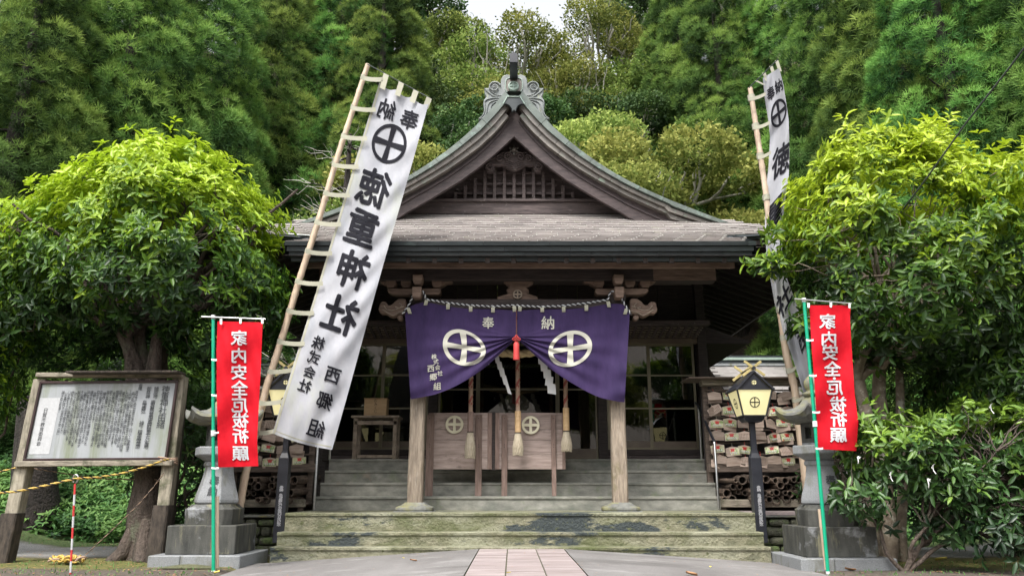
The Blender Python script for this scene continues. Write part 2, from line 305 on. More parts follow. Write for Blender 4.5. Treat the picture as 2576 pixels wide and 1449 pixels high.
# ------------------------------------------------------------------ lettering
_gl = {}
def glyph(ch, bold=.012, res=3):
    k = (ch, bold, res)
    if k in _gl: return _gl[k]
    cu = bpy.data.curves.new('t', 'FONT'); cu.body = ch; cu.size = 1; cu.offset = 0; cu.resolution_u = res
    ob = bpy.data.objects.new('t', cu); col.objects.link(ob)
    me = bpy.data.meshes.new_from_object(ob.evaluated_get(bpy.context.evaluated_depsgraph_get()))
    bm = bmesh.new(); bm.from_mesh(me); bmesh.ops.remove_doubles(bm, verts=bm.verts, dist=1e-5); bmesh.ops.triangulate(bm, faces=bm.faces)
    vs = [(v.co.x, v.co.y) for v in bm.verts]; bm.verts.index_update(); fs = [[v.index for v in f.verts] for f in bm.faces]
    bm.free(); bpy.data.objects.remove(ob); bpy.data.curves.remove(cu); bpy.data.meshes.remove(me)
    if vs:
        x = [a for a, b in vs]; y = [b for a, b in vs]; cx = (min(x)+max(x))/2; cy = (min(y)+max(y))/2
        vs = [(a-cx, b-cy) for a, b in vs]
    _gl[k] = (vs, fs); return _gl[k]
def split_long(vs, fs, L):
    bm = bmesh.new(); bv = [bm.verts.new((a, b, 0)) for a, b in vs]
    for f in fs:
        try: bm.faces.new([bv[i] for i in f])
        except ValueError: pass
    for _ in range(4):
        es = [e for e in bm.edges if e.calc_length() > L]
        if not es: break
        bmesh.ops.subdivide_edges(bm, edges=es, cuts=1); bmesh.ops.triangulate(bm, faces=bm.faces)
    bm.verts.index_update(); o = ([(v.co.x, v.co.y) for v in bm.verts], [[v.index for v in f.verts] for f in bm.faces]); bm.free(); return o
def put(mb, g, mapf, mi=0, mirror=False, heavy=0.):      # heavy: brush weight, laid on as a few offset strokes
    vs, fs = g
    if not vs: return
    o = ((0,0),) if not heavy else ((0,0),(heavy,heavy*.25),(-heavy,-heavy*.25),(heavy*.3,heavy),(-heavy*.3,-heavy),(heavy*.7,-heavy*.6),(-heavy*.7,heavy*.6))
    for k, (ox, oy) in enumerate(o):
        q = []
        for a, b in vs:
            w = .016*mnoise.noise(Vector((a*5+ox*9, b*5, 3))) if heavy else 0
            p = Vector(mapf((-(a+ox) if mirror else a+ox)+w, b+oy+w)); p.y -= .0009*k; q.append(p)
        mb.add(q, fs, mi)
def emblem2d(ring=.2, bar=.11, n=40, flare=.05):     # unit circle with cross
    vs = []; fs = []
    for i in range(n):
        t = 2*math.pi*i/n; vs += [(math.cos(t), math.sin(t)), ((1-ring)*math.cos(t), (1-ring)*math.sin(t))]
    fs += [(2*i, 2*((i+1)%n), 2*((i+1)%n)+1, 2*i+1) for i in range(n)]
    for rot in range(2):
        K = 10; b = len(vs)
        for k in range(K+1):
            s = -(1-ring*.6) + 2*(1-ring*.6)*k/K; w = bar + flare*abs(s)
            for q in (-w, w): vs.append((s, q) if rot == 0 else (q, s))
        fs += [(b+2*k, b+2*k+1, b+2*k+3, b+2*k+2) for k in range(K)]
    return vs, fs
def emblem3d(mb, c, r, y0, th, mi=0, ring=.2, bar=.12, n=36):     # solid circle-cross facing -Y
    c = Vector(c)
    for i in range(n):
        t0 = 2*math.pi*i/n; t1 = 2*math.pi*(i+1)/n; ri = r*(1-ring)
        q = [(r*math.cos(t0), r*math.sin(t0)), (r*math.cos(t1), r*math.sin(t1)), (ri*math.cos(t1), ri*math.sin(t1)), (ri*math.cos(t0), ri*math.sin(t0))]
        mb.prism([(c.x+a, c.z+b) for a, b in q], y0, y0+th, mi)
    h = r*(1-ring)-.001
    mb.box(c.x-h, c.x+h, y0+.002, y0+th, c.z-r*bar, c.z+r*bar, mi)
    mb.box(c.x-r*bar, c.x+r*bar, y0+.001, y0+th, c.z-h, c.z-r*bar-.001, mi); mb.box(c.x-r*bar, c.x+r*bar, y0+.001, y0+th, c.z+r*bar+.001, c.z+h, mi)
def lin(pts, t):                      # polyline by index parameter 0..1
    k = t*(len(pts)-1); i = min(int(k), len(pts)-2); f = k-i
    return tuple(pts[i][j]*(1-f)+pts[i+1][j]*f for j in range(len(pts[0])))
def aty(pts, y):                      # x of a polyline (x, y) at a given y
    for (x0, y0), (x1, y1) in zip(pts, pts[1:]):
        if y0 <= y <= y1: return x0 + (x1-x0)*(y-y0)/(y1-y0)
    return pts[0][0] if y < pts[0][1] else pts[-1][0]
ORD = ['first','second','third','fourth','fifth','sixth','seventh','eighth','ninth','tenth','eleventh','twelfth','thirteenth','fourteenth','fifteenth','sixteenth','seventeenth','eighteenth','nineteenth','twentieth']
# ================================================================== GROUND
def gmat():
    m = bpy.data.materials.new('ground_soil'); m.use_nodes = True; t = m.node_tree; N = t.nodes; L = t.links; b = N['Principled BSDF']
    tc = N.new('ShaderNodeTexCoord'); sx = N.new('ShaderNodeSeparateXYZ'); L.new(tc.outputs['Object'], sx.inputs[0])
    def nz(s, d=5):
        n = N.new('ShaderNodeTexNoise'); n.inputs['Scale'].default_value = s; n.inputs['Detail'].default_value = d; n.inputs['Roughness'].default_value = .65; L.new(tc.outputs['Object'], n.inputs['Vector']); return n.outputs['Fac']
    def ramp(f, a, ca, b2, cb):
        r = N.new('ShaderNodeValToRGB'); r.color_ramp.elements[0].position = a; r.color_ramp.elements[1].position = b2
        r.color_ramp.elements[0].color = (*ca, 1); r.color_ramp.elements[1].color = (*cb, 1); L.new(f, r.inputs[0]); return r.outputs[0]
    def mix(f, a, c):
        x = N.new('ShaderNodeMix'); x.data_type = 'RGBA'; L.new(f, x.inputs[0]); L.new(a, x.inputs[6]); L.new(c, x.inputs[7]); return x.outputs[2]
    def band(lo0, lo1, hi0, hi1, wob=.8):
        a = N.new('ShaderNodeMath'); a.operation = 'MULTIPLY_ADD'; L.new(nz(.9), a.inputs[0]); a.inputs[1].default_value = wob*2; L.new(sx.outputs[1], a.inputs[2])
        r1 = N.new('ShaderNodeMapRange'); r1.inputs['From Min'].default_value = lo0+wob; r1.inputs['From Max'].default_value = lo1+wob; L.new(a.outputs[0], r1.inputs['Value'])
        r2 = N.new('ShaderNodeMapRange'); r2.inputs['From Min'].default_value = hi0+wob; r2.inputs['From Max'].default_value = hi1+wob; r2.inputs['To Min'].default_value = 1; r2.inputs['To Max'].default_value = 0; L.new(a.outputs[0], r2.inputs['Value'])
        k = N.new('ShaderNodeMath'); k.operation = 'MULTIPLY'; L.new(r1.outputs[0], k.inputs[0]); L.new(r2.outputs[0], k.inputs[1]); return k.outputs[0]
    soil = ramp(nz(14), .3, (.045,.035,.025), .75, (.15,.125,.10)); moss = ramp(nz(8), .3, (.055,.06,.015), .7, (.17,.16,.04))
    grav = ramp(nz(45), .35, (.13,.13,.125), .65, (.36,.35,.34)); litter = ramp(nz(30), .35, (.03,.024,.018), .7, (.12,.085,.06)); grass = ramp(nz(20), .3, (.03,.055,.015), .7, (.12,.17,.05))
    c = mix(band(11.2, 11.6, 13.0, 13.5), soil, moss); c = mix(band(13.2, 13.7, 15.4, 15.9), c, grav); c = mix(band(15.5, 16, 18.3, 19), c, grass); c = mix(band(18.5, 19.5, 300, 301), c, litter)
    L.new(c, b.inputs['Base Color']); b.inputs['Roughness'].default_value = .95
    bp = N.new('ShaderNodeBump'); bp.inputs['Strength'].default_value = .6; bp.inputs['Distance'].default_value = .03; L.new(nz(40), bp.inputs['Height']); L.new(bp.outputs[0], b.inputs['Normal'])
    return m
M['earth'] = gmat()
def gz(x, y):
    z = -.2 + .03*(mnoise.noise(Vector((x*.7, y*.7, 3))))
    if y > 26: z += (y-26)*1.3 + 1.2*(1-math.exp(-(y-26)/5)) * mnoise.noise(Vector((x*.12, y*.12, 0)))
    s = max(0, abs(x)-9)
    z += .22*s if y > 3 else 0
    if y < -8: z += (-8-y)*.3
    return min(z, 36)
xs = np.concatenate([np.linspace(-220,-24,10), np.linspace(-20,20,61), np.linspace(24,220,10)]); ys = np.concatenate([np.linspace(-140,-12,8), np.linspace(-8,30,58), np.linspace(33,260,16)])
g = MB(); g.v = [(x, y, gz(x, y) if not (-3.55 < x < 3.85 and -4 < y < 16) else -.5) for y in ys for x in xs]
nx = len(xs); g.f = [(j*nx+i, j*nx+i+1, (j+1)*nx+i+1, (j+1)*nx+i) for j in range(len(ys)-1) for i in range(nx-1)]; g.m = [0]*len(g.f); g.sm = [True]*len(g.f)
g.build('ground', M['earth'], kind='structure')
def pz(x): return -.064*max(0, abs(x-.15)-.68)
# crowned asphalt apron: two halves beside the tiled path
for x0, x1 in ((-3.86, -.505), (.795, 4.05)):
    a = MB(); a.grid(lambda u, v: (x0+(x1-x0)*u + (.06*math.sin(v*23) if (u in (0., 1.) and abs(x0+(x1-x0)*u) > 2) else 0), -6+18.34*v, pz(x0+(x1-x0)*u)), 14, 40)
    a.grid(lambda u, v: ((x0, x1)[abs(x1) > abs(x0)] + (.06*math.sin(v*23) if True else 0), -6+18.34*v, pz((x0, x1)[abs(x1) > abs(x0)])-.5*u), 1, 40)
    a.build('pavement', M['asphalt'], kind='structure')
path = MB().box(-.5, .79, -6, 12.33, -.12, -.012).build('path', M['moss_joint'], kind='structure')
tl = MB().box(-.206, .206, -.208, .208, -.03, .002).mesh('tile', M['tile'])
for i in range(14):
    for j in range(3):
        o = inst('paving_slab', tl, path, Matrix.Translation((-.282+.4275*j, 12.1-.4295*i, random.uniform(-.0015, .0015))))

# ================================================================== STAIRS
def slab(mb, x0, x1, y0, y1, z0, z1, n=26, amp=.006):      # worn front edge
    def pr(x, k): return amp*mnoise.noise(Vector((x*2.3, k*3.1, z1)))
    top = []
    for i in range(n+1):
        x = x0+(x1-x0)*i/n
        top.append([(x, y0+.012+pr(x, 0), z0), (x, y0+.012+pr(x, 1), z1-.055), (x, y0-.008+pr(x, 2), z1-.045), (x, y0-.01+pr(x, 3), z1-.012), (x, y0+.006, z1+pr(x, 4)*.4), (x, y1, z1), (x, y1, z0)])
    k = 7; vs = [p for r in top for p in r]
    fs = [(i*k+j, i*k+(j+1) % k, (i+1)*k+(j+1) % k, (i+1)*k+j) for i in range(n) for j in range(k)]
    mb.add(vs, [f[::-1] for f in fs]); mb.add(top[0], [tuple(range(k))]); mb.add(top[-1], [tuple(range(k-1, -1, -1))]); return mb
st = thing('stone_platform', 'broad mossy concrete platform with three low steps in front of the shrine hall', 'steps', (.13, 12.3, -.3))
for x0, x1, y0, y1, z0, z1 in ((-3.66,3.92,12.3,12.62,-.4,.029), (-3.66,3.92,12.6,12.92,-.4,.228), (-3.64,3.90,12.9,14.62,-.4,.511)):
    slab(MB(), x0, x1, y0, y1, z0, z1).build('step', M['step'], st)
su = thing('stone_steps', 'flight of four grey concrete steps rising behind the two porch posts', 'steps', (.1, 14.5, .511))
for y0, z0, z1 in ((14.5,.511,.754), (14.85,.5,1.0), (15.2,.5,1.23), (15.55,.5,1.457)):
    k = (y0-14.5)*.04
    slab(MB(), -3.56-k, 3.78+k, y0, y0+.36 if y0 < 15.5 else 16.95, z0, z1).build('step', M['step_up'], su)
# retaining walls beside the steps
for x0, x1, side in ((-5.5, -3.70, 'left'), (3.95, 5.9, 'right')):
    rw = thing('retaining_wall', 'low mossy rubble retaining wall to the %s of the steps' % side, 'wall', ((x0+x1)/2, 14, -.2))
    MB().box(x0, x1, 14.12, 16.5, -.4, .40).build('wall_core', M['rubble'], rw)
    z = -.25; row = 0
    while z < .38:
        h = (.19,.14,.17,.13,.2)[row % 5]; x = x0
        while x < x1-.1:
            w = random.uniform(.16, .5); w = min(w, x1-x)
            bz = MB(); bz.box(x+.012, x+w-.012, 14.0+random.uniform(-.02,.02), 14.2, z+.01, z+h-.01)
            bz.build('stone', M['rubble'], rw, bevel=.045, seg=2)
            x += w
        z += h; row += 1
    MB().box(x0, x1, 13.98, 16.5, .402, .436).build('coping', M['granite_moss'], rw, bevel=.01)

# ================================================================== SHRINE HALL
CXH = .10
hall = thing('shrine_hall', 'dark wooden shrine hall with a copper hip and gable roof and front porch', 'shrine', (CXH, 17, 1.457))
# --- roof curves
def zx(d): return d
G6 = [(905,390),(1000,510),(1100,620),(1200,710),(1300,790),(1400,860),(1500,925),(1600,980),(1700,1030),(1800,1075),(1875,1108),(2085,1190)]
Gtop = [P(970+.3794*a, 97+.3794*b, 15.8) for a, b in G6]
GX = .045
prof = [(0.0, Gtop[0].z+.02)] + [(p.x-GX, p.z) for p in Gtop[0:]]
ex, ez = prof[-1]; XE = 6.6; ZE = 5.62
for k in (1, 2, 3): prof.append((ex+(XE-ex)*k/3, ez+(ZE-ez)*k/3 - .04*math.sin(math.pi*k/3)))
pa = np.array(prof)
def prz(x): return float(np.interp(abs(x), pa[:,0], pa[:,1]))
def fsk(y): return 5.055+.5*(y-12.8) + .03*((y-14.6)**2) - .03*3.24     # front skirt, faintly concave
def eave_lift(x, y): return .16*max(0, (abs(x)-3.6)/3.0)**2.2 if y < 15.2 else 0
# side slopes (stepped copper courses as real folds)
rf = MB()
for s in (-1, 1):
    NX = 44
    for i in range(NX):
        xa = XE*i/NX; xb = XE*(i+1)/NX
        def ys_(x): return 15.62 if x < 5.0 else 14.0+(XE-x)
        za, zb = prz(xa)+.02, prz(xb)+.055
        q = [(GX+s*xa, ys_(xa), za), (GX+s*xb, ys_(xb), zb), (GX+s*xb, 25, zb), (GX+s*xa, 25, za)]
        rf.add(q, [(0,1,2,3) if s > 0 else (3,2,1,0)])
        rf.add([(GX+s*xb, ys_(xb), zb), (GX+s*xb, 25, zb), (GX+s*xb, 25, prz(xb)), (GX+s*xb, ys_(xb), prz(xb))], [(0,1,2,3) if s < 0 else (3,2,1,0)])
    for i in range(26):                                   # underside
        xa = XE*i/26; xb = XE*(i+1)/26
        def ys_(x): return 15.7 if x < 5.0 else 14.05+(XE-x)
        q = [(GX+s*xa, ys_(xa), prz(xa)-.2), (GX+s*xb, ys_(xb), prz(xb)-.2), (GX+s*xb, 25, prz(xb)-.2), (GX+s*xa, 25, prz(xa)-.2)]
        rf.add(q, [(3,2,1,0) if s > 0 else (0,1,2,3)], 1)
    rf.box(GX+s*XE-.03, GX+s*XE+.03, 14.0, 25, ZE-.24, ZE+.05, 1)
roof = rf.build('roof', [M['copper'], M['wood_dark']], hall)
# base deck of the front skirt and the porch extension
dk = MB()
def xr(y, s):
    if y < 14.0: return CXH + (4.14 if s > 0 else -4.05)
    return GX + s*(XE-(y-14.0))
NY = 12
for a, b in ((12.8, 14.0), (14.0, 16.62)):
    for i in range(NY):
        y0 = a+(b-a)*i/NY; y1 = a+(b-a)*(i+1)/NY; e = .0001 if a == 14.0 else 0
        for k in range(20):
            u0, u1 = k/20, (k+1)/20
            def q(y, u):
                x = xr(y+e, -1)*(1-u)+xr(y+e, 1)*u; return x
            A = [(q(y0,u0),y0), (q(y0,u1),y0), (q(y1,u1),y1), (q(y1,u0),y1)]
            dk.add([(x, y, fsk(y)+eave_lift(x, y)-.03) for x, y in A], [(0,1,2,3)])
            dk.add([(x, y, fsk(y)+eave_lift(x, y)-.26) for x, y in A], [(3,2,1,0)], 1)
deck = dk.build('roof_deck', [M['copper_dark'], M['wood_dark']], hall)
# shingles, course by course
W, H = .40, .27
sh = MB(); sh.add([(-W/2+.004,-.012,-.004),(W/2-.004,-.012,-.004),(W/2-.004,-.012,.024),(-W/2+.004,-.012,.024),(W/2-.004,H,.002),(-W/2+.004,H,.002)], [(0,1,2,3),(3,2,4,5)])
sh.box(W/2-.011, W/2+.003, .0, H*.55, .010, .027, 1)
shm = sh.mesh('shingle', [M['shingle'], M['seam']])
cands = []
y = 12.80; row = 0
while y < 16.5:
    sl = .5+.06*(y-14.6); ang = math.atan(sl); dy = .235*math.cos(ang)
    xl, xrr = xr(y+.03, -1), xr(y+.03, 1)
    x = xl + W/2 + ((row*.085) % W) - W
    while x < xrr - W*.3:
        if x > xl+W*.35:
            z = fsk(y)+eave_lift(x, y)
            Mx = Matrix.Translation((x, y, z-.012)) @ Matrix.Rotation(ang, 4, 'X') @ Matrix.Rotation(random.gauss(0, .004), 4, 'Z') @ Matrix.Rotation(random.gauss(0,.008),4,'Y')
            cands.append((y*.9+abs(x)*.25 + (3 if x < -3.5 else 0), Mx))
        x += W
    y += dy; row += 1
cands.sort(key=lambda c: c[0])
for _, Mx in cands[:300]: inst('shingle', shm, roof, Mx)
rest = MB()
for _, Mx in cands[300:]:
    b0 = len(rest.v); rest.v.extend([tuple(Mx @ v.co) for v in shm.vertices])
    for p in shm.polygons: rest.f.append([b0+i for i in p.vertices]); rest.m.append(p.material_index); rest.sm.append(False)
rest.build('shingle', [M['shingle'], M['seam']], roof, kind='stuff')
# --- layered fascia boards of the porch eave and main eave, in long sheets
def fascia(x0, x1, y, ztop, hs, mats, parent, sheet=1.15, cur=lambda x: 0, step=.05):
    z = ztop
    for k, h in enumerate(hs):
        x = x0 + (k*.37) % sheet - sheet
        while x < x1:
            a = max(x, x0+.03*k); b = min(x+sheet, x1-.03*k)
            if b-a > .05:
                f = MB(); n = max(1, int((b-a)/.3))
                r = []
                for i in range(n+1):
                    xx = a+.002+(b-a-.004)*i/n; c = cur(xx)
                    r.append([Vector((xx, y+step*k, z+c)), Vector((xx, y+step*k+.09, z+c)), Vector((xx, y+step*k+.10, z-h+c)), Vector((xx, y+step*k+.015, z-h+c))])
                f.rings(r); f.build('fascia_sheet', mats[k % len(mats)], parent)
            x += sheet
        z -= h+.003
lift = lambda x: eave_lift(x, 12.8)
fascia(CXH-4.05, CXH+4.14, 12.74, 5.035, (.07, .085, .075, .07), (M['copper_dark'],), deck, cur=lift)
for s in (-1, 1):
    xx = CXH + (4.14 if s > 0 else -4.05)
    MB().add([(xx,12.76,5.04+lift(xx)),(xx,14.0,fsk(14)+lift(4)),(xx,14.0,fsk(14)-.3),(xx,12.86,4.745)], [(0,1,2,3)]).add([(xx-s*.05,12.76,5.04+lift(xx)),(xx-s*.05,14.0,fsk(14)+lift(4)),(xx-s*.05,14.0,fsk(14)-.3),(xx-s*.05,12.86,4.745)], [(3,2,1,0)]).build('verge_board', M['copper_dark'], deck)
lift2 = lambda x: eave_lift(x, 14.0)
fascia(GX-XE, CXH-4.06, 13.95, fsk(14.0)-.01, (.09, .1), (M['copper_dark'], M['wood_dark_x']), deck, cur=lift2)
fascia(CXH+4.15, GX+XE, 13.95, fsk(14.0)-.01, (.09, .1), (M['copper_dark'], M['wood_dark_x']), deck, cur=lift2)
# white gutter edge on the left
MB().tube([P(722,589,13.85), P(786,593,13.85)], .012, 6).build('gutter_edge', M['white_plastic'], deck)
# --- rafters of the porch and the light boards between them
x = CXH-3.75
while x < CXH+3.9:
    MB().bar((x, 12.9, 4.735), (x, 14.0, 5.22), .085, .10).build('rafter', M['wood_dark'], deck, bevel=.006)
    x += .46
MB().box(CXH-3.8, CXH+3.85, 13.12, 13.17, 4.66, 4.81).build('eave_board', M['wood_eave'], deck, bevel=.005)
for s in (-1, 1):
    y = 14.25
    while y < 23:
        xi = max(4.1, XE-(y-14)+.05)
        if xi < 6.3: MB().bar((GX+s*xi, y, prz(xi)-.30), (GX+s*6.5, y, prz(6.5)-.27), .08, .1).build('rafter', M['wood_dark_x'], deck)
        y += .42
    x = 4.35
    while x < 6.4:
        MB().bar((GX+s*x, 14.1, 5.38+eave_lift(x,14)), (GX+s*x, 14.0+max(.5,(XE-x)), 5.62+.5*(XE-x)-.42), .08, .1).build('rafter', M['wood_dark'], deck); x += .42
    MB().bar((GX+s*(XE-.05), 14.05, 5.45), (GX+s*4.1, 16.6, 6.55), .16, .16).build('hip_rafter', M['wood_dark'], deck)

# --- gable
GB6 = [(852,470),(870,470),(900,530),(1000,650),(1100,745),(1200,820),(1300,890),(1400,950),(1500,1005),(1600,1060),(1700,1105),(1800,1150),(1880,1183)]
LB6 = [(852,660),(900,705),(1000,795),(1100,875),(1200,948),(1300,1010),(1400,1070),(1500,1128),(1565,1163)]
def g6(a, b, Y): return P(970+.3794*a, 97+.3794*b, Y)
def curve_fn(pts6, Y):
    ps = [g6(a, b, Y) for a, b in pts6]; X = np.array([p.x-GX for p in ps]); Z = np.array([p.z for p in ps])
    return lambda x: float(np.interp(x, X, Z)), X[-1]
topf = prz; botf, bx1 = curve_fn(GB6, 15.8); lowf, lx1 = curve_fn(LB6, 15.9)
# verge fascia: three layers of copper sheet following the curve
NL = 3; xs_ = np.linspace(.0, 5.0, 60)
fr = (0, .36, .68, 1.0)
for s in (-1, 1):
    for k in range(NL):
        yk = 15.55+.07*k; xcur = .22 if k else .2; seg = .44 + .04*k
        x = xcur; j = 0
        while x < 5.05:
            x2 = min(x+seg*(1.15 if k == 0 else .8), 5.1); f = MB(); rr = []
            n = 4
            for i in range(n+1):
                xx = x+.003+(x2-x-.006)*i/n; t = prz(xx)+.03; bt = botf(xx) if xx < bx1 else prz(xx)-.36+.1*(xx-bx1)
                # shear the joints across the band
                za = t+(bt-t)*fr[k]-.002; zb = t+(bt-t)*fr[k+1]+.002; sh_ = .55*(za-zb)
                rr.append([Vector((GX+s*xx, yk, za)), Vector((GX+s*xx, yk+.16, za)), Vector((GX+s*max(.0,(xx-sh_)), yk+.16, t+(bt-t)*fr[k+1]+sh_*.75)), Vector((GX+s*max(.0,(xx-sh_)), yk, t+(bt-t)*fr[k+1]+sh_*.75))])
            f.rings(rr if s > 0 else rr[::-1]); f.build('verge_sheet', M['copper_brown'] if k else M['copper'], roof)
            x = x2
# bargeboards
for s in (-1, 1):
    b = MB(); rr = []
    for i in range(31):
        xx = 5.0*i/30
        t = botf(max(xx,.06)) if xx < bx1 else prz(xx)-.36; lo = lowf(xx) if xx < lx1 else prz(xx)-.72+.1*(xx-lx1)
        t = max(t+.02, lo+.05) if xx > .1 else t+.02
        rr.append([Vector((GX+s*xx, 15.84, t+.02)), Vector((GX+s*xx, 15.93, t+.02)), Vector((GX+s*xx, 15.93, lo)), Vector((GX+s*xx, 15.84, lo))])
    b.rings(rr if s > 0 else rr[::-1]); b.build('bargeboard', M['wood_barge'], roof, bevel=.008)
    b = MB(); rr = []                                            # thin moulding strip along the board
    for i in range(31):
        xx = .1+4.6*i/30; t = botf(xx) if xx < bx1 else prz(xx)-.36; lo = lowf(xx) if xx < lx1 else prz(xx)-.72
        z = t+(lo-t)*.22
        rr.append([Vector((GX+s*xx, 15.81, z)), Vector((GX+s*xx, 15.85, z)), Vector((GX+s*xx, 15.85, z-.05)), Vector((GX+s*xx, 15.81, z-.05))])
    b.rings(rr if s > 0 else rr[::-1]); b.build('moulding', M['wood_barge'], roof)
# gable wall
def tri(y, inset=0):
    return None
gw = MB(); pz_ = prz
xsL = [GX+3.9*t for t in (-1,-.8,-.6,-.4,-.2,-.1,0,.1,.2,.4,.6,.8,1)]
gw.prism([(GX-3.9, 6.3)] + [(x, prz(x-GX)-.25) for x in xsL] + [(GX+3.9, 6.3)], 16.72, 16.8)
gable = gw.build('gable_wall', M['wood_gable'], hall)
yb = 16.56
zb0 = g6(850,1162,yb).z-.05; zb1 = g6(850,1100,yb).z; zb2 = g6(850,1083,yb).z
MB().box(GX-3.4, GX+3.4, 16.42, 16.70, zb0, zb1-.003).build('gable_beam', M['wood_gable'], gable, bevel=.01)
MB().box(GX-3.2, GX+3.2, 16.36, 16.68, zb1, zb2).build('gable_ledge', M['wood_gable'], gable, bevel=.008)
xg = [g6(852+64.6*k, 1000, yb).x for k in range(-8, 9)]
def topz(x, off=.0): return lowf(abs(x-GX))*1.0 + .12 - off
for x in xg:
    zt = topz(x)
    if zt-zb2 > .12: MB().box(x-.036, x+.036, yb-.06, yb+.02, zb2+.002, zt).build('lattice_bar', M['wood_gable'], gable, bevel=.006)
for yy in (887, 960, 1023):
    z = g6(852, yy, yb).z; hw = 0
    while hw < 4.4 and topz(GX+hw) > z+.02: hw += .05
    MB().box(GX-hw, GX+hw, yb+.024, yb+.07, z-.03, z+.03).build('lattice_rail', M['wood_gable'], gable, bevel=.005)
# boards behind the lattice
for i in range(len(xg)-1):
    xa, xb = xg[i]+.004, xg[i+1]-.004; zt = max(topz(xa), topz(xb)); 
    if zt > zb2+.1: MB().box(xa, xb, 16.68+.006*(i % 2), 16.715, zb2, zt).build('gable_plank', M['wood_gable'], gable)
MB().prism([(g6(852,655,16.5).x, g6(852,640,16.5).z), (g6(660,830,16.5).x, g6(660,845,16.5).z), (g6(1044,830,16.5).x, g6(1044,845,16.5).z)], 16.5, 16.54).build('gable_apex_panel', M['wood_gable'], gable)
# --- carving: plates, scrolls and ribs
def spiral(mb, c, r, turns, y, rt, hand=1, start=0, n=26, taper=.45, mi=0):
    pts = []; rs = []
    for i in range(n+1):
        t = i/n; a = start+hand*turns*2*math.pi*t; rr = r*(1-.88*t)
        pts.append((c.x+rr*math.cos(a), y-.02*t, c.z+rr*math.sin(a))); rs.append(rt*(1-taper*t))
    mb.tube(pts, rs, 6, mi)
    return mb
yc = 16.3; U = lambda a, b: g6(a, b, yc)
sc6 = (U(952,800)-U(852,800)).x/100
def flip(a): return 1704-a
cv = MB()
half = [(852,735),(885,760),(905,765),(960,758),(1000,790),(1040,822),(1046,850),(1030,882),(995,885),(980,862),(985,840),(955,845),(930,838),(915,850),(890,865),(852,878)]
poly = [U(a, b) for a, b in half] + [U(flip(a), b) for a, b in half[::-1][1:-1]]
cv.prism([(p.x, p.z) for p in poly], yc, yc+.12)
carv = cv.build('gable_carving', M['wood_gable'], gable, bevel=.02, seg=2)
for sgn in (-1, 1):
    for (a, b, r, tn, st_) in ((893,785,30,1.6,.3),(945,800,27,1.4,.8),(1012,855,27,1.5,1.2)):
        a2 = a if sgn > 0 else flip(a); c = U(a2, b)
        spiral(MB(), c, r*sc6, tn, yc-.03, 7*sc6, hand=-sgn, start=(math.pi-st_ if sgn > 0 else st_)).build('scroll', M['wood_gable'], carv)
    for k in range(4):
        pts = []
        for i in range(9):
            t = i/8; a = 858+t*52; b = 862-k*13 - 14*math.sin(t*math.pi*.5)+ (1-t)*4
            q = U(a if sgn > 0 else flip(a), b); pts.append((q.x, yc-.03, q.z))
        MB().tube(pts, 4*sc6, 5).build('rib', M['wood_gable'], carv)
    pts = []
    for i in range(10):
        t = i/9; a = 895+t*140; b = 762+t*45-12*math.sin(t*math.pi*2)
        q = U(a if sgn > 0 else flip(a), b); pts.append((q.x, yc-.03, q.z))
    MB().tube(pts, [5*sc6*(1-.5*i/9) for i in range(10)], 5).build('rib', M['wood_gable'], carv)
rs_ = MB(); c = U(851,745)
rs_.rings([[Vector((c.x+r*math.cos(t), y, c.z+r*math.sin(t))) for t in [2*math.pi*j/12 for j in range(12)]] for r, y in ((.06,yc+.02),(.06,yc-.08),(.045,yc-.12),(.02,yc-.13))], smooth=True)
for j in range(6):
    t = 2*math.pi*(j+.5)/6; rs_.bar((c.x+.05*math.cos(t), yc-.04, c.z+.05*math.sin(t)), (c.x+.12*math.cos(t), yc-.04, c.z+.12*math.sin(t)), .045, .03)
rs_.build('rosette', M['copper_brown'], carv)
# --- ridge, ridge-end ornament
zr = prof[0][1]
MB().box(GX-.16, GX+.16, 15.9, 25, zr-.1, zr+.45).build('ridge', M['copper_dark'], roof, bevel=.02)
MB().box(GX-.24, GX+.24, 15.95, 25, zr+.452, zr+.52).build('ridge_cap', M['copper'], roof, bevel=.02)
yo = 15.8
O = lambda a, b: P(1215.8+.1697*a, 116.4+.1697*b, yo)
half = [(450,430),(500,428),(560,420),(620,445),(645,500),(650,572),(690,545),(750,533),(800,560),(828,620),(892,622),(886,700),(862,758),(898,795),(907,860),(893,950),(905,1020),(955,1062),(985,1082),(935,1108),(880,1100),(700,960),(600,850),(545,760)]
hx = lambda a, s: a if s > 0 else 910-a
poly = [O(a+5, b) for a, b in half] + [O(910-a-5, b) for a, b in half[::-1]]
orn = MB().prism([(p.x, p.z) for p in poly], yo, yo+.16).build('ridge_end_ornament', M['ornament'], roof, bevel=.02, seg=2)
so = (O(550,500)-O(450,500)).x/100
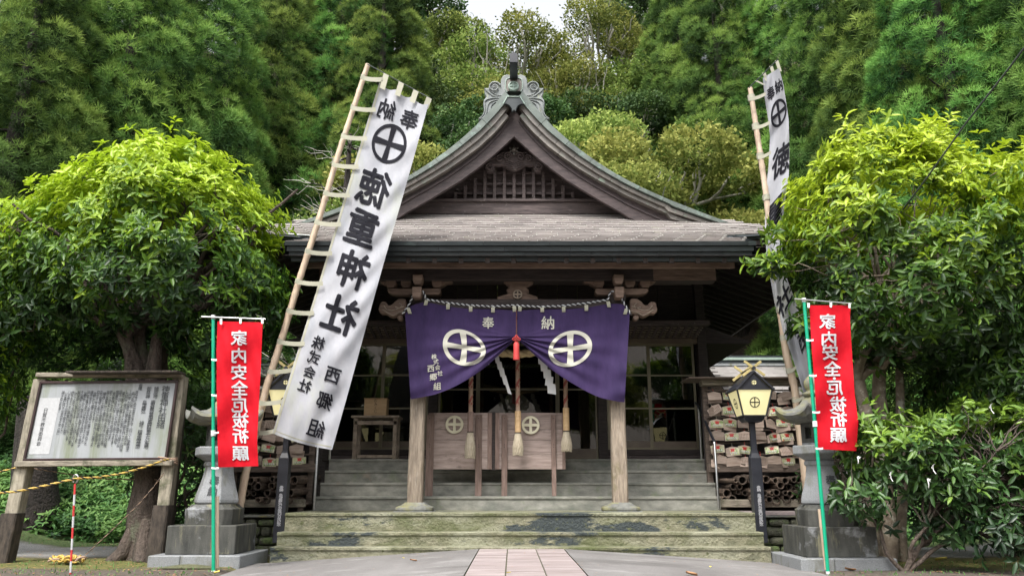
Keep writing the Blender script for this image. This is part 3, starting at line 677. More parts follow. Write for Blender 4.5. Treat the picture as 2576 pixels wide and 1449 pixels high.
for s in (-1, 1):
    spiral(MB(), O(hx(745,s),618), 92*so, 1.7, yo-.025, 14*so, hand=-s, start=(math.pi*.9 if s > 0 else .1*math.pi), n=34).build('scroll', M['ornament'], orn)
    for k, (p0, p1, p2, p3) in enumerate((((890,632),(830,730),(700,770),(600,760)),((850,655),(800,745),(700,795),(590,775)),((820,640),(760,740),(650,750),(560,740)),
              ((600,790),(760,775),(850,770),(895,830)),((895,830),(880,930),(880,1040),(975,1080)),((600,800),(760,810),(830,810),(850,900)),((850,900),(850,980),(880,1080),(960,1085)),
              ((600,815),(740,830),(790,850),(800,930)),((800,930),(810,990),(840,1060),(880,1080)),((610,850),(700,850),(740,880),(750,960)))):
        pts = []
        for i in range(11):
            t = i/10; B = [(1-t)**3, 3*t*(1-t)**2, 3*t*t*(1-t), t**3]
            a = sum(w*q[0] for w, q in zip(B, (p0,p1,p2,p3))); b = sum(w*q[1] for w, q in zip(B, (p0,p1,p2,p3)))
            q = O(hx(a, s), b); pts.append((q.x, yo-.015, q.z))
        MB().tube(pts, 9*so, 6).build('rib', M['ornament'], orn)
    q = O(hx(583,s),715); MB().lathe((q.x, yo-.01, q.z-.012), [(.001,0),(.018,.006),(.018,.02),(.001,.026)], 8).build('rivet', M['copper_dark'], orn)
shd = [(330,545),(345,500),(390,480),(520,480),(565,500),(580,545),(580,640),(550,695),(500,725),(452,738),(405,725),(355,695),(328,640),(330,545)]
MB().tube([(O(a,b).x, yo-.02, O(a,b).z) for a, b in shd], 8*so, 6).build('shield_rim', M['copper_light'], orn)
MB().prism([(O(a,b).x, O(a,b).z) for a, b in shd[:-1]], yo-.012, yo+.01).build('shield', M['copper_brown'], orn)
c = O(447,610); md = MB()
md.rings([[Vector((c.x+r*math.cos(t), y, c.z+r*math.sin(t))) for t in [2*math.pi*j/28 for j in range(28)]] for r, y in ((80*so,yo),(80*so,yo-.05),(70*so,yo-.055))])
md.build('medallion', M['copper_light'], orn)
e = MB(); emblem3d(e, c, 70*so, yo-.075, .02, ring=.16, bar=.1); e.build('crest', M['copper_light'], orn)
pb = MB(); c0 = O(447,300)
w = .088; zt = P(1288,158,15.0).z; zh = P(1288,133,15.0).z
sec = [(-w, 0), (w, 0), (w, zh-zt-.05), (0, zh-zt+.01), (-w, zh-zt-.05)]
xc = P(1292,150,15).x
pb.rings([[Vector((xc+a, 14.98, zt+b)) for a, b in sec], [Vector((GX+a, 16.3, zt+.05+b)) for a, b in sec]]); pb.build('ridge_finial', M['black_metal'], roof, bevel=.006)
# peak cap
pk = [(355,755),(545,755),(610,862),(560,860),(515,885),(490,930),(485,975),(455,950),(425,978),(418,925),(390,885),(345,858),(295,862)]
O2 = lambda a, b: P(1215.8+.1697*a, 116.4+.1697*b, 15.48)
MB().prism([(O2(a,b).x, O2(a,b).z) for a, b in pk], 15.48, 15.56).build('peak_cap', M['copper_dark'], roof, bevel=.01)
for a, b in ((( 355,755),(295,862)),((545,755),(612,862)),((355,755),(545,755))):
    MB().tube([O2(*a)-Vector((0,.01,0)), O2(*b)-Vector((0,.01,0))], .014, 6).build('peak_trim', M['copper_light'], roof)

# --- porch frame
YP = 13.8
posts = []
for xl in (-1.668, 1.868):
    p = MB(); n = 12; rr = []
    for k in range(9):
        z = .66+(4.0-.66)*k/8; h = .128+.004*math.sin(k*1.7)
        c_ = .028
        rr.append([Vector((xl+a, YP+b, z)) for a, b in ((-h+c_,-h),(h-c_,-h),(h,-h+c_),(h,h-c_),(h-c_,h),(-h+c_,h),(-h,h-c_),(-h,-h+c_))])
    p.rings(rr); po = p.build('porch_post', M['wood_post'], hall)
    b = MB(); b.loft((xl, YP, 0), [(.30,.511),(.315,.545),(.31,.58),(.22,.615),(.16,.66)], .3); b.build('post_base', M['granite_moss'], hall, bevel=.012, seg=2)
    b = MB().box(xl-.33, xl+.33, YP-.33, YP+.33, .5, .517).build('base_plate', M['granite'], hall)
# main beam, corbels, bracket blocks
zb_ = lambda y: P(1288, y, YP).z
MB().box(CXH-3.62, CXH+3.66, YP-.15, YP+.15, zb_(711), zb_(662)).build('porch_beam', M['wood_dark_x'], hall, bevel=.015)
MB().box(P(1645,700,13.6).x, CXH+3.64, YP-.16, YP-.152, zb_(711), zb_(671)).build('beam_end', M['wood_eave'], hall)
MB().box(CXH-3.64, P(800,700,13.6).x+.2, YP-.16, YP-.152, zb_(711), zb_(671)).build('beam_end', M['wood_eave'], hall)
Q = lambda a, b, y=YP: P(931.3+.1707*a, 659.6+.1707*b, y)
mir = 2*CXH
def box_q(a0, b0, a1, b1, y0, y1, m, nm, bev=.012, both=True, taper=None):
    for s in ((0, 1) if both else (0,)):
        p0 = Q(a0, b0); p1 = Q(a1, b1); x0, x1 = p0.x, p1.x
        if s: x0, x1 = mir-x1+.02, mir-x0+.02
        mb = MB()
        if taper:
            zm = p1.z+(p0.z-p1.z)*.45; t = taper
            mb.prism([(x0, p0.z), (x1, p0.z), (x1, zm), (x1-t, p1.z), (x0+t, p1.z), (x0, zm)], y0, y1)
        else: mb.box(x0, x1, y0, y1, p1.z, p0.z)
        mb.build(nm, m, hall, bevel=bev)
def poly_q(pts, y0, y1, m, nm, bev=.015):
    for s in (0, 1):
        pl = [(Q(a, b).x, Q(a, b).z) for a, b in pts]
        if s: pl = [(mir-x+.02, z) for x, z in pl]
        MB().prism(pl, y0, y1).build(nm, m, hall, bevel=bev, seg=2)
poly_q([(150,262),(1240,262),(1240,290),(1190,320),(1140,325),(1100,350),(1060,372),(1060,292),(240,292),(240,345),(200,335),(150,300)], YP-.08, YP+.08, M['wood_eave'], 'corbel')
for a in (235, 462, 915): box_q(a, 290, a+152, 390, YP-.11, YP+.11, M['wood_eave'], 'bracket_block', taper=.035)
box_q(665, 268, 805, 405, YP-.42, YP-.2, M['wood_eave'], 'bracket_block', taper=.03)
poly_q([(268,405),(1045,405),(1045,470),(1010,500),(420,500),(330,490),(268,455)], YP-.1, YP+.1, M['wood_eave'], 'bracket_arm')
box_q(655, 440, 790, 600, YP-.40, YP-.16, M['wood_eave'], 'bracket_block', taper=.02)
box_q(600, 500, 840, 640, YP-.14, YP+.14, M['wood_dark'], 'capital', taper=.05)
MB().box(CXH-1.85, CXH+1.85, YP-.09, YP+.09, Q(0,700).z, Q(0,560).z).build('tie_beam', M['wood_dark_x'], hall, bevel=.01)
poly_q([(540,560),(480,545),(430,550),(370,590),(320,645),(265,650),(250,600),(190,592),(150,615),(148,655),(130,700),(145,755),(180,775),(240,770),(290,810),(340,825),(390,810),(420,780),(470,790),(540,760)], YP-.09, YP+.09, M['wood_eave'], 'beam_nosing', .03)
poly_q([(400,800),(440,785),(490,800),(490,860),(450,875),(405,850)], YP-.07, YP+.07, M['wood_eave'], 'beam_nosing', .03)
for s in (0, 1):      # carved relief lines on the nosings
    for pts in ([(200,640),(240,700),(320,715),(400,690),(500,650)], [(180,700),(250,745),(340,790),(420,740),(520,720)], [(430,600),(470,640),(430,680),(370,660)]):
        l = [Q(a, b, YP-.095) for a, b in pts]
        if s: l = [Vector((mir-p.x+.02, p.y, p.z)) for p in l]
        MB().tube(l, .012, 5).build('carved_line', M['wood_table'], hall)
# centre strut with crest
fs_ = [(1930,262),(2410,262),(2400,330),(2330,365),(2300,380),(2345,430),(2320,470),(2470,520),(2480,600),(1880,600),(1870,520),(2040,470),(2000,420),(2050,370),(2010,345)]
MB().prism([(Q(a,b).x, Q(a,b).z) for a, b in fs_], YP-.06, YP+.06).build('frog_leg_strut', M['wood_eave'], hall, bevel=.02)
e = MB(); c = Q(2172,495); e.rings([[Vector((c.x+.085*math.cos(t), y, c.z+.085*math.sin(t))) for t in [2*math.pi*j/24 for j in range(24)]] for y in (YP-.06, YP-.10)])
e.build('crest_disc', M['wood_dark'], hall); e = MB(); emblem3d(e, c, .085, YP-.125, .03, ring=.25, bar=.16); e.build('crest', M['wood_table'], hall)
# cross beams from porch to hall
for xl in (-1.668, 1.868): MB().box(xl-.1, xl+.1, YP+.14, 17, 4.2, 4.45).build('connecting_beam', M['wood_dark'], hall, bevel=.01)
MB().box(CXH-3.6, CXH+3.6, 15.2, 15.4, 4.95, 5.2).build('cross_beam', M['wood_dark_x'], hall, bevel=.01)
MB().box(CXH-.1, CXH+.1, 15.5, 15.7, 4.1, 5.6).build('king_strut', M['wood_dark'], hall)

# --- hall walls, floor and dark interior
YW = 17.0; ZF = 1.457
XL, XR = CXH-4.08, CXH+4.12
for x0, x1 in ((XL-.1, XL+.1), (XR-.1, XR+.1)):
    y = YW+.2
    while y < 24.4:
        MB().box(x0+.02, x1-.02, y+.004, y+.446, .6, 6.2).build('wall_plank', M['wood_dark'], hall); y += .45
n = 18
for i in range(n):
    xa = XL+(XR-XL)*i/n; xb = XL+(XR-XL)*(i+1)/n
    MB().box(xa+.004, xb-.004, YW+.02+.006*(i % 2), YW+.06, 4.32, 6.1).build('wall_plank', M['wood_dark'], hall)
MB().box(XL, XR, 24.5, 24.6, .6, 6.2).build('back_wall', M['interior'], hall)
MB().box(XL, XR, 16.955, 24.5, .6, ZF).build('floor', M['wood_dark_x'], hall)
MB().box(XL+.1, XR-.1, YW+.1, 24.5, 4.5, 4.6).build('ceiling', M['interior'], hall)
for xp in (XL, XR, CXH-1.82, CXH+1.86):
    MB().box(xp-.1, xp+.1, YW-.12, YW+.08, ZF, 5.4).build('hall_post', M['wood_dark'], hall, bevel=.012)
for x0, x1 in ((XL+.1, CXH-1.92), (CXH+1.96, XR-.1)):
    MB().box(x0, x1, YW-.14, YW+.02, ZF+.0, ZF+.12).build('sill_beam', M['wood_gable'], hall, bevel=.01)
    MB().box(x0, x1, YW-.1, YW+.02, ZF+.123, ZF+.25).build('sill_beam', M['wood_dark_x'], hall, bevel=.01)
    MB().box(x0, x1, YW-.1, YW+.02, P(0,866,YW).z, P(0,852,YW).z).build('lintel', M['olive_panel'], hall, bevel=.008)
MB().box(CXH-1.72, CXH+1.76, YW-.1, YW+.02, P(0,866,YW).z, P(0,840,YW).z).build('lintel', M['wood_dark_x'], hall, bevel=.008)
MB().box(XR+.0, XR+.16, 16.6, 17.1, ZF-.05, ZF+.16).build('sill_end', M['wood_gable'], hall, bevel=.02)
# slanted lattice hoods
for x0, x1 in ((CXH-3.98, CXH-1.7), (CXH+1.72, CXH+4.02)):
    top = P(0,818,16.1).z; A = Vector((0, 16.12, top)); B = Vector((0, 16.93, P(0,852,16.93).z))
    MB().box(x0-.06, x1+.08, 16.0, 16.12, top-.02, top+.09).build('hood_rail', M['wood_gable'], hall, bevel=.01)
    n = 15
    for i in range(n):
        x = x0+(x1-x0)*(i+.5)/n
        MB().bar((x, A.y, A.z), (x, B.y, B.z), .055, .03).build('lattice_bar', M['wood_gable'], hall)
    for k in range(6):
        q = A.lerp(B, (k+.5)/6); MB().bar((x0, q.y, q.z+.022), (x1, q.y, q.z+.022), .035, .018).build('lattice_bar', M['wood_table'], hall)
    MB().add([(x0,A.y,A.z+.07),(x1,A.y,A.z+.07),(x1,B.y,B.z+.1),(x0,B.y,B.z+.1)], [(0,1,2,3),(3,2,1,0)][:1]).build('hood_board', M['wood_dark'], hall)
# doors with panes
def door(x0, x1, z0, z1, y, rails, kick, name='sliding_door', fw=.05):
    d = MB(); d.box(x0, x0+fw, y-.02, y+.02, z0, z1); d.box(x1-fw, x1, y-.02, y+.02, z0, z1)
    d.box(x0+fw, x1-fw, y-.018, y+.018, z1-fw, z1); d.box(x0+fw, x1-fw, y-.018, y+.018, z0, z0+.04)
    o = d.build(name, M['olive_frame'], hall)
    MB().box(x0+fw+.001, x1-fw-.001, y-.012, y+.012, z0+.04, z0+kick).build('kick_panel', M['olive_panel'], o)
    zs = [z0+kick] + sorted(rails) + [z1-fw]
    for i in range(len(zs)-1):
        a = zs[i] + (.018 if i else 0); b = zs[i+1] - (.018 if i < len(zs)-2 else 0)
        MB().box(x0+fw+.001, x1-fw-.001, y-.003, y+.003, a+.001, b-.001).build('pane', M['glass'], o)
        if i < len(zs)-2: MB().box(x0+fw+.001, x1-fw-.001, y-.018, y+.018, b+.001, b+.035).build('glazing_bar', M['olive_frame'], o)
zt = P(0,866,YW).z; zk = P(0,1110,YW).z; r1 = P(0,945,YW).z; r2 = P(0,1028,YW).z; z0 = ZF+.252
for x0, x1, y in ((CXH-3.96, CXH-2.93, YW-.03), (CXH-2.95, CXH-1.93, YW-.075), (CXH+1.97, CXH+2.93, YW-.075), (CXH+2.91, CXH+3.94, YW-.03)):
    door(x0, x1, z0, zt, y, (r1, r2), zk-z0)
cz = P(0,980,YW).z
for k in range(4):
    x0 = CXH-1.72+k*.87; door(x0, x0+.88, ZF+.02, zt, YW-.03-.045*(k in (1, 2)), (cz,), .25, 'glazed_door')
# interior furnishings seen through the glass
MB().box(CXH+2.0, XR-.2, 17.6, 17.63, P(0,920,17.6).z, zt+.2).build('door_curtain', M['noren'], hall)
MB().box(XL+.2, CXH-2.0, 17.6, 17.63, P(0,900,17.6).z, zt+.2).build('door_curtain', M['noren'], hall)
MB().box(CXH-.8, CXH+.9, 22, 22.6, ZF, ZF+1.1).build('altar_step', M['wood_dark'], hall)
# small pent roof on the right flank and shadowed annex
a0, a1, a2, a3 = P(1771,856,17.3), P(1890,856,17.3), P(1830,906,18.6), P(1771,908,18.6)
for s in (1, -1):
    X0 = XR if s > 0 else XL; X1 = X0+s*1.15
    pr = MB(); z1_ = a1.z
    pr.rings([[Vector((X0, 17.2, z1_+.25)), Vector((X1, 17.2, z1_-.02)), Vector((X1, 17.2, z1_-.09)), Vector((X0, 17.2, z1_-.09))], [Vector((X0, 22, z1_+.25)), Vector((X1, 22, z1_-.02)), Vector((X1, 22, z1_-.09)), Vector((X0, 22, z1_-.09))]] if s > 0 else
             [[Vector((X0, 22, z1_+.25)), Vector((X1, 22, z1_-.02)), Vector((X1, 22, z1_-.09)), Vector((X0, 22, z1_-.09))], [Vector((X0, 17.2, z1_+.25)), Vector((X1, 17.2, z1_-.02)), Vector((X1, 17.2, z1_-.09)), Vector((X0, 17.2, z1_-.09))]])
    pr.build('pent_roof', M['wood_dark_x'], hall, bevel=.01)
    MB().box(min(X0, X0+s*.42), max(X0, X0+s*.42), 18.0, 23, .6, z1_-.05).build('annex_wall', M['wood_dark'], hall)
# ================================================================== OFFERTORY BARRIER
bar_ = thing('offering_barrier', 'pair of low plank barriers with cream circle and cross crests standing on the upper steps', 'barrier', (CXH, 14.6, .754))
YB = 14.62
def bx(mb, a0, b0, a1, b1, y0, y1): 
    p0 = P(a0, b0, y0); p1 = P(a1, b1, y0); return mb.box(p0.x, p1.x, y0, y1, p1.z, p0.z)
for (a0, a1) in ((1079, 1236), (1247, 1422)):
    for b0, b1 in ((1038, 1080), (1080.6, 1106), (1106.6, 1143), (1143.6, 1180)):
        bx(MB(), a0, b0, a1, b1, YB, YB+.03).build('plank', M['wood_panel'], bar_, bevel=.004)
    for a in (a0-1, a1-9): bx(MB(), a, 1038, a+10, 1180, YB-.012, YB+.05).build('edge_board', M['wood_batten'], bar_, bevel=.004)
for a in (1074, 1197, 1262, 1386):
    p0 = P(a, 1043, YB-.04); p1 = P(a+14, 1247, YB-.04)
    MB().box(p0.x, p1.x-.0, YB-.05, YB-.014, .757, p0.z).build('batten', M['wood_batten'], bar_, bevel=.005)
    for b in (1052, 1118, 1124):
        q = P(a+7, b, YB-.052)
        MB().box(q.x-.008, q.x+.008, YB-.056, YB-.05, q.z-.008, q.z+.008).build('nail', M['board_frame'], bar_)
bx(MB(), 1230, 1036, 1246, 1183, YB+.03, YB+.12).build('panel_post', M['wood_dark'], bar_, bevel=.005)
for a, b in ((1143, 1067), (1335, 1068.5)):
    e = MB(); c = P(a, b, YB-.07); emblem3d(e, c, 22.5*YB/1975, YB-.05, .03, ring=.26, bar=.15, n=28); e.build('crest', M['cream'], bar_)
# omikuji table and box
tb = thing('side_table', 'weathered wooden table on the porch left of the barrier', 'table', (P(943,1147,16.1).x, 16.1, 1.457))
TY = 15.9; tz = P(0,1045,TY).z
p0 = P(884,1045,TY); p1 = P(1005,1056,TY)
MB().box(p0.x, p1.x, TY-.05, TY+.5, tz-.045, tz).build('table_top', M['wood_table'], tb, bevel=.008)
bx(MB(), 892, 1058, 1000, 1068, TY, TY+.02).build('apron', M['wood_table'], tb, bevel=.004)
for a in (892, 992):
    for y in (TY, TY+.4):
        q = P(a, 1100, TY); MB().box(q.x-.035, q.x+.045, y, y+.07, 1.459, tz-.046).build('leg', M['wood_table'], tb, bevel=.006)
q0 = P(892,1140,TY); q1 = P(999,1140,TY)
MB().box(q0.x+.05, q1.x-.045, TY+.005, TY+.05, 1.49, 1.55).build('stretcher', M['wood_table'], tb, bevel=.005)
bo = thing('fortune_slip_box', 'small light wooden box lettered in black standing on the weathered side table', 'box', (P(945,1043,TY).x, TY+.15, tz))
b0 = P(917,1001,TY+.06); b1 = P(972,1043,TY+.06); ZT = tz+(b0.z-b1.z)
bod = MB().box(b0.x, b1.x, TY+.06, TY+.34, tz+.002, ZT).build('box_body', M['wood_box'], bo, bevel=.006)
MB().box(b0.x-.01, b1.x+.01, TY+.05, TY+.35, ZT+.002, ZT+.02).build('lid', M['wood_box'], bo, bevel=.004)
t = MB()
for i, ch in enumerate('おみくじ'):
    c = P(945, 1007+i*9.2, TY+.055); put(t, glyph(ch, .01, 1), lambda a, b, c=c: (c.x+a*.075, TY+.055, c.z+b*.075))
t.build('lettering', M['ink'], bo)

# ================================================================== HANDRAILS
for nm, s, pts in (('right', 1, ((1761,1022,1156,15.75),(1803,1110,1286,14.35))), ('left', -1, ((833,1030,1152,15.75),(795,1112,1282,14.35)))):
    (a, t0, b0, y0), (c, t1, b1, y1) = pts
    ptop = P(a, t0, y0); pl = P(c, t1, y1)
    hr = thing('handrail', 'steel handrail with black grip at the %s end of the upper steps' % nm, 'handrail', (pl.x, y1, .511))
    xa = P(a, (t0+b0)/2, y0).x; xc = P(c, (t1+b1)/2, y1).x
    MB().tube([(xa, y0, 1.458), (xa, y0, ptop.z)], .022, 10).build('post', M['steel'], hr)
    MB().tube([(xc, y1, .512), (xc, y1, pl.z-.05), (xc, y1+.03, pl.z)], .022, 10).build('post', M['steel'], hr)
    MB().tube([(xc, y1+.0, pl.z), (xc, y1+.1, pl.z+.06), (xa, y0, ptop.z), (xa, y0+.25, ptop.z+.1)], .026, 10).build('grip', M['black_metal'], hr)

# ================================================================== PURPLE CURTAIN, ROPES, TASSELS
YC = 13.55
gath = (1299, 848)
def fold(dx, dy):
    r = math.hypot(dx-gath[0], (dy-gath[1])); a = math.atan2(dy-gath[1], abs(dx-gath[0]))
    k = math.exp(-(r/150)**1.5)*.9 + .10
    low = 1/(1+math.exp(-(a-.02)*9))
    rad = .034*math.sin(a*34 + .004*r)*k*low*min(1, r/25) + .018*math.sin(a*19+1+.012*r)*k*low
    edge = max(0, (abs(dx-gath[0])-200)/70)
    soft = .05*math.sin(abs(dx-gath[0])*.045 + dy*.012)*edge*.8 + .012*math.sin(dx*.05+dy*.035)
    hem = .014*math.sin((dx*.2+dy)*.11)*max(0, (abs(dx-gath[0])-170)/100)*max(0, (dy-900)/100)*1.5
    return rad+soft+hem - .04
def cpt(dx, dy, e=0): return P(dx, dy, YC+fold(dx, dy)-e)
for side in (-1, 1):
    if side < 0:
        top = [(1019,792),(1034,770),(1072,761),(1127,771),(1184,777),(1240,778),(1300,781)]
        bot = [(1033,1004),(1062,999),(1100,990),(1150,969),(1205,935),(1255,893),(1297,851)]
        mid = [(1042,890)]
        lab = 'left half of purple curtain with two columns of cream lettering at its outer edge'
    else:
        top = [(1584,792),(1572,768),(1531,765),(1475,774),(1418,778),(1364,778),(1301,781)]
        bot = [(1571,1012),(1540,1007),(1500,996),(1450,970),(1395,935),(1345,893),(1301,851)]
        mid = [(1572,900)]
        lab = 'right half of purple curtain with one cream character above its crest'
    cu = thing('shrine_curtain', lab, 'curtain', P(1300+side*140, 1000, YC), 'halves of the purple porch curtain')
    def sp(pts, t):      # smooth polyline
        k = t*(len(pts)-1); i = min(int(k), len(pts)-2); f = k-i
        p0 = pts[max(i-1,0)]; p1 = pts[i]; p2 = pts[i+1]; p3 = pts[min(i+2,len(pts)-1)]
        return tuple(.5*((2*p1[j])+(-p0[j]+p2[j])*f+(2*p0[j]-5*p1[j]+4*p2[j]-p3[j])*f*f+(-p0[j]+3*p1[j]-3*p2[j]+p3[j])*f**3) for j in (0,1))
    def f(u, v):
        a = sp(top, u); b = sp(bot, u)
        x = a[0]*(1-v)+b[0]*v + side*(-14)*math.sin(math.pi*v)*(1-u)**3*(1 if side < 0 else 1)*(-1 if side<0 else -1)*-1*0 ; y = a[1]*(1-v)+b[1]*v
        return cpt(x, y)
    MB().grid(f, 110, 70).build('cloth', M['purple'], cu)
    e2 = emblem2d(.19, .11, 56, .05); e2 = split_long(e2[0], e2[1], .13); pr = MB()
    if side < 0: put(pr, e2, lambda a, b: cpt(1168+54*a*(1-.0)+ -6*b*b, 874-45*b + 9*a + .0, .012))
    else: put(pr, e2, lambda a, b: cpt(1434.5+55*a, 877-45*b - 8*a, .012))
    for ch, x, y, s, tilt in (((('奉',1228,812,31,0),) + tuple((c, x, y, 13.5, .12) for c, x, y in (('株',1092,897),('式',1097,910),('会',1101,924),('社',1107,939))) + (('西',1084,927,19,.1),('郷',1090,948,19,.1),('組',1100,971,20,.1))) if side < 0 else (('納',1378,812,35,0),)):
        g_ = glyph(ch, .004, 2); g_ = split_long(g_[0], g_[1], .3)
        put(pr, g_, lambda a, b, x=x, y=y, s=s, tl=tilt: cpt(x+a*s, y-b*s - a*s*tl, .012), heavy=.014)
    pr.build('printing', M['print_cream'], cu)
    tabs = ((1029,781,-.35),(1072,760,.25),(1127,770,.05),(1184,776,.02),(1240,778,0),(1294,776,-.05)) if side < 0 else ((1308,775,.05),(1364,777,0),(1418,777,0),(1475,774,0),(1531,765,-.2),(1574,783,.3))
    for x, y, tl in tabs:
        MB().grid(lambda u, v: P(x-4.5+9*u+tl*14*(.5-v), y-7+15*v, YC-.06-.02*math.sin(math.pi*(1-v))), 2, 5).build('tab', M['strap'], cu)
rope_pts = [(1013,790),(1029,766),(1040,742),(1046,728),(1066,735),(1072,753),(1120,761),(1180,768),(1240,771),(1298,768)]
rp = [P(a, b, YC-.06) for a, b in rope_pts]; rpt2 = [P(2601-a, b+1, YC-.06) for a, b in rope_pts][::-1]
def twisted(name, lab, cat, path, r, mats, turns_per_m=9, strands=2, n=5, group=None, parent=None, lobes=None):
    path = [Vector(p) for p in path]; L_ = [0]
    for a, b in zip(path, path[1:]): L_.append(L_[-1]+(b-a).length)
    T = L_[-1]; N_ = max(12, int(T*turns_per_m*6)); 
    def at(s):
        for i in range(len(path)-1):
            if s <= L_[i+1] or i == len(path)-2:
                f = (s-L_[i])/max(1e-6, L_[i+1]-L_[i]); return path[i].lerp(path[i+1], min(1,f)), (path[i+1]-path[i]).normalized()
    mb = MB()
    for k in range(strands):
        pts = []
        for i in range(N_+1):
            s = T*i/N_; p, d = at(s); a = d.cross(Vector((0,1,.001))).normalized(); b = d.cross(a)
            t = 2*math.pi*(s*turns_per_m+k/strands); pts.append(p+(a*math.cos(t)+b*math.sin(t))*r*.5)
        mb.tube(pts, r*.58, n, mi=k % len(mats))
    o = mb.build(name, [M[m] for m in mats], parent)
    if lab: tag(o, lab, cat, group)
    return o
twisted('curtain_rope', 'black and white twisted rope carrying the purple curtain between the porch posts', 'rope', rp+rpt2, .02, ('rope_white','rope_black'), 11)
# red tassel in the middle
tt = thing('red_tassel', 'red silk tassel hanging where the two purple curtain halves are gathered', 'tassel', P(1299,905,13.42))
def tube_px(pts, r, n, y, m, nm, par): return MB().tube([P(a, b, y) for a, b in pts], r, n).build(nm, m, par)
tube_px([(1299,780),(1299,846)], .007, 5, 13.42, M['noren'], 'cord', tt)
c = P(1299,905,13.42); c1 = P(1299,862,13.42).z-c.z
MB().lathe((c.x,c.y,c.z), [(.056,0),(.058,.04),(.052,c1*.6),(.05,c1-.02),(.03,c1+.01),(.02,c1+.03)], 14).build('skirt', M['red_silk'], tt)
for k in range(3):
    a = [1, -1, .3][k]; q = P(1299,853,13.38)
    MB().tube([q+Vector((.06*a*math.sin(t)*(1.2 if a > 0 else .8), -.01*k, .025*math.cos(t*1.0)+.02*k)) for t in [math.pi*2*j/10 for j in range(11)]], .008, 5).build('knot', M['red_silk'], tt)
# straw rope with paper streamers
sr = thing('straw_rope', 'thick twisted straw rope with white zigzag paper streamers behind the purple curtain', 'rope', P(1298,893,14.1))
pts = [P(1165+ (1432-1165)*t, 868+22*math.sin(math.pi*t), 14.15) for t in [i/12 for i in range(13)]]
twisted('rope', None, None, pts, .075, ('straw','straw','straw'), 2.0, 3, 7, parent=sr)
def shide(x, y0, steps, sx, parent):
    mb = MB(); yy = 14.05; x0 = x; z = y0
    for k in range(len(steps)):
        w, h, dx = steps[k]
        mb.add([P(x0,z,yy), P(x0+w,z+3,yy-.03), P(x0+w+dx,z+h+3,yy-.03), P(x0+dx,z+h,yy)], [(0,1,2,3)]); mb.add([q+Vector((0,.004,0)) for q in (P(x0,z,yy), P(x0+w,z+3,yy-.03), P(x0+w+dx,z+h+3,yy-.03), P(x0+dx,z+h,yy))], [(3,2,1,0)])
        x0 += dx+sx; z += h-6; yy -= .01
    mb.build('paper_streamer', M['paper'], parent)
shide(1244, 893, [(11,20,3),(13,22,4),(13,24,5),(12,26,7),(9,28,9)], 1.5, sr)
shide(1354, 893, [(14,22,0),(17,24,2),(19,24,2),(19,24,-2),(21,26,2)], 5, sr)
shide(1223, 905, [(7,10,1)], 0, sr)
# bell ropes
for i, (x, hy0, hy1, ty, lab) in enumerate(((1183,1036,1085,1151,'left bell rope, its cream tassel over the left barrier panel'),(1303,1034,1087,1144,'middle bell rope, its cream tassel beside the right crest'),(1425,1026,1083,1134,'right bell rope, its cream tassel past the end of the barrier'))):
    YR = 14.3; br = thing('bell_rope', lab, 'bell rope', P(x, ty, YR), 'bell ropes under the porch')
    xb = P(x, 1100, YR).x; zt_ = 4.12; zh0 = P(x, hy0, YR).z; zh1 = P(x, hy1, YR).z; zt2 = P(x, ty, YR).z
    twisted('braid', None, None, [(xb, YR, zt_), (xb, YR, zh0)], .042, ('rope_red','rope_tan','rope_tan','rope_tan'), 3.2, 4, 5, parent=br)
    twisted('braid', None, None, [(xb, YR, zt_), (xb, YR, zh0)], .044, ('rope_tan','rope_tan','rope_red'), -3.2, 3, 5, parent=br)
    h = MB(); h.loft((xb, YR, 0), [(.055,zh1),(.056,zh1+.02),(.055,zh0)], .5); h.build('wooden_grip', M['wood_box'] if i else M['wood_batten'], br, bevel=.004)
    MB().lathe((xb, YR, 0), [(.058,zh1-.02),(.06,zh1)], 12).build('band', M['wood_dark'], br)
    H_ = zh1-.02-zt2
    MB().lathe((xb, YR, zt2), [(.075,0),(.085,H_*.1),(.088,H_*.35),(.075,H_*.75),(.052,H_*.97),(.04,H_)], 14).build('tassel_core', M['tassel'], br)
    nt = MB()
    for k in range(26):                                # loose knotted strings round the tassel
        a = 2*math.pi*k/26+random.uniform(-.05,.05); pp = []
        for j in range(9):
            t = j/8; rr = .05+.045*min(1, t*1.6)-.006*max(0, t-.8)*5; aa = a+.22*math.sin(t*14+ (k % 2)*math.pi); pp.append((xb+rr*math.cos(aa), YR+rr*math.sin(aa), zh1-.02-H_*t-random.uniform(0,.02)*(j == 8)))
        nt.tube(pp, .0065, 4)
    nt.build('tassel_netting', M['tassel'], br, kind='stuff')

# ================================================================== NOBORI BANNERS
def bamboo(mb_name, pts, r0, r1, parent, step=.38):
    pts = [Vector(p) for p in pts]; mb = MB(); P_ = []; R_ = []; L = 0
    seg = [(a, b, (b-a).length) for a, b in zip(pts, pts[1:])]; T = sum(s[2] for s in seg); n = int(T/.05); nxt = step*.5
    for i in range(n+1):
        s = T*i/n; acc = 0
        for a, b, l in seg:
            if s <= acc+l+1e-6: p = a.lerp(b, (s-acc)/l); break
            acc += l
        r = r0+(r1-r0)*i/n; bump = 0
        if s > nxt: bump = .12; nxt += step*random.uniform(.85, 1.15)
        P_.append(p); R_.append(r*(1+bump))
    mb.tube(P_, R_, 10); return mb.build(mb_name, M['bamboo'], parent)
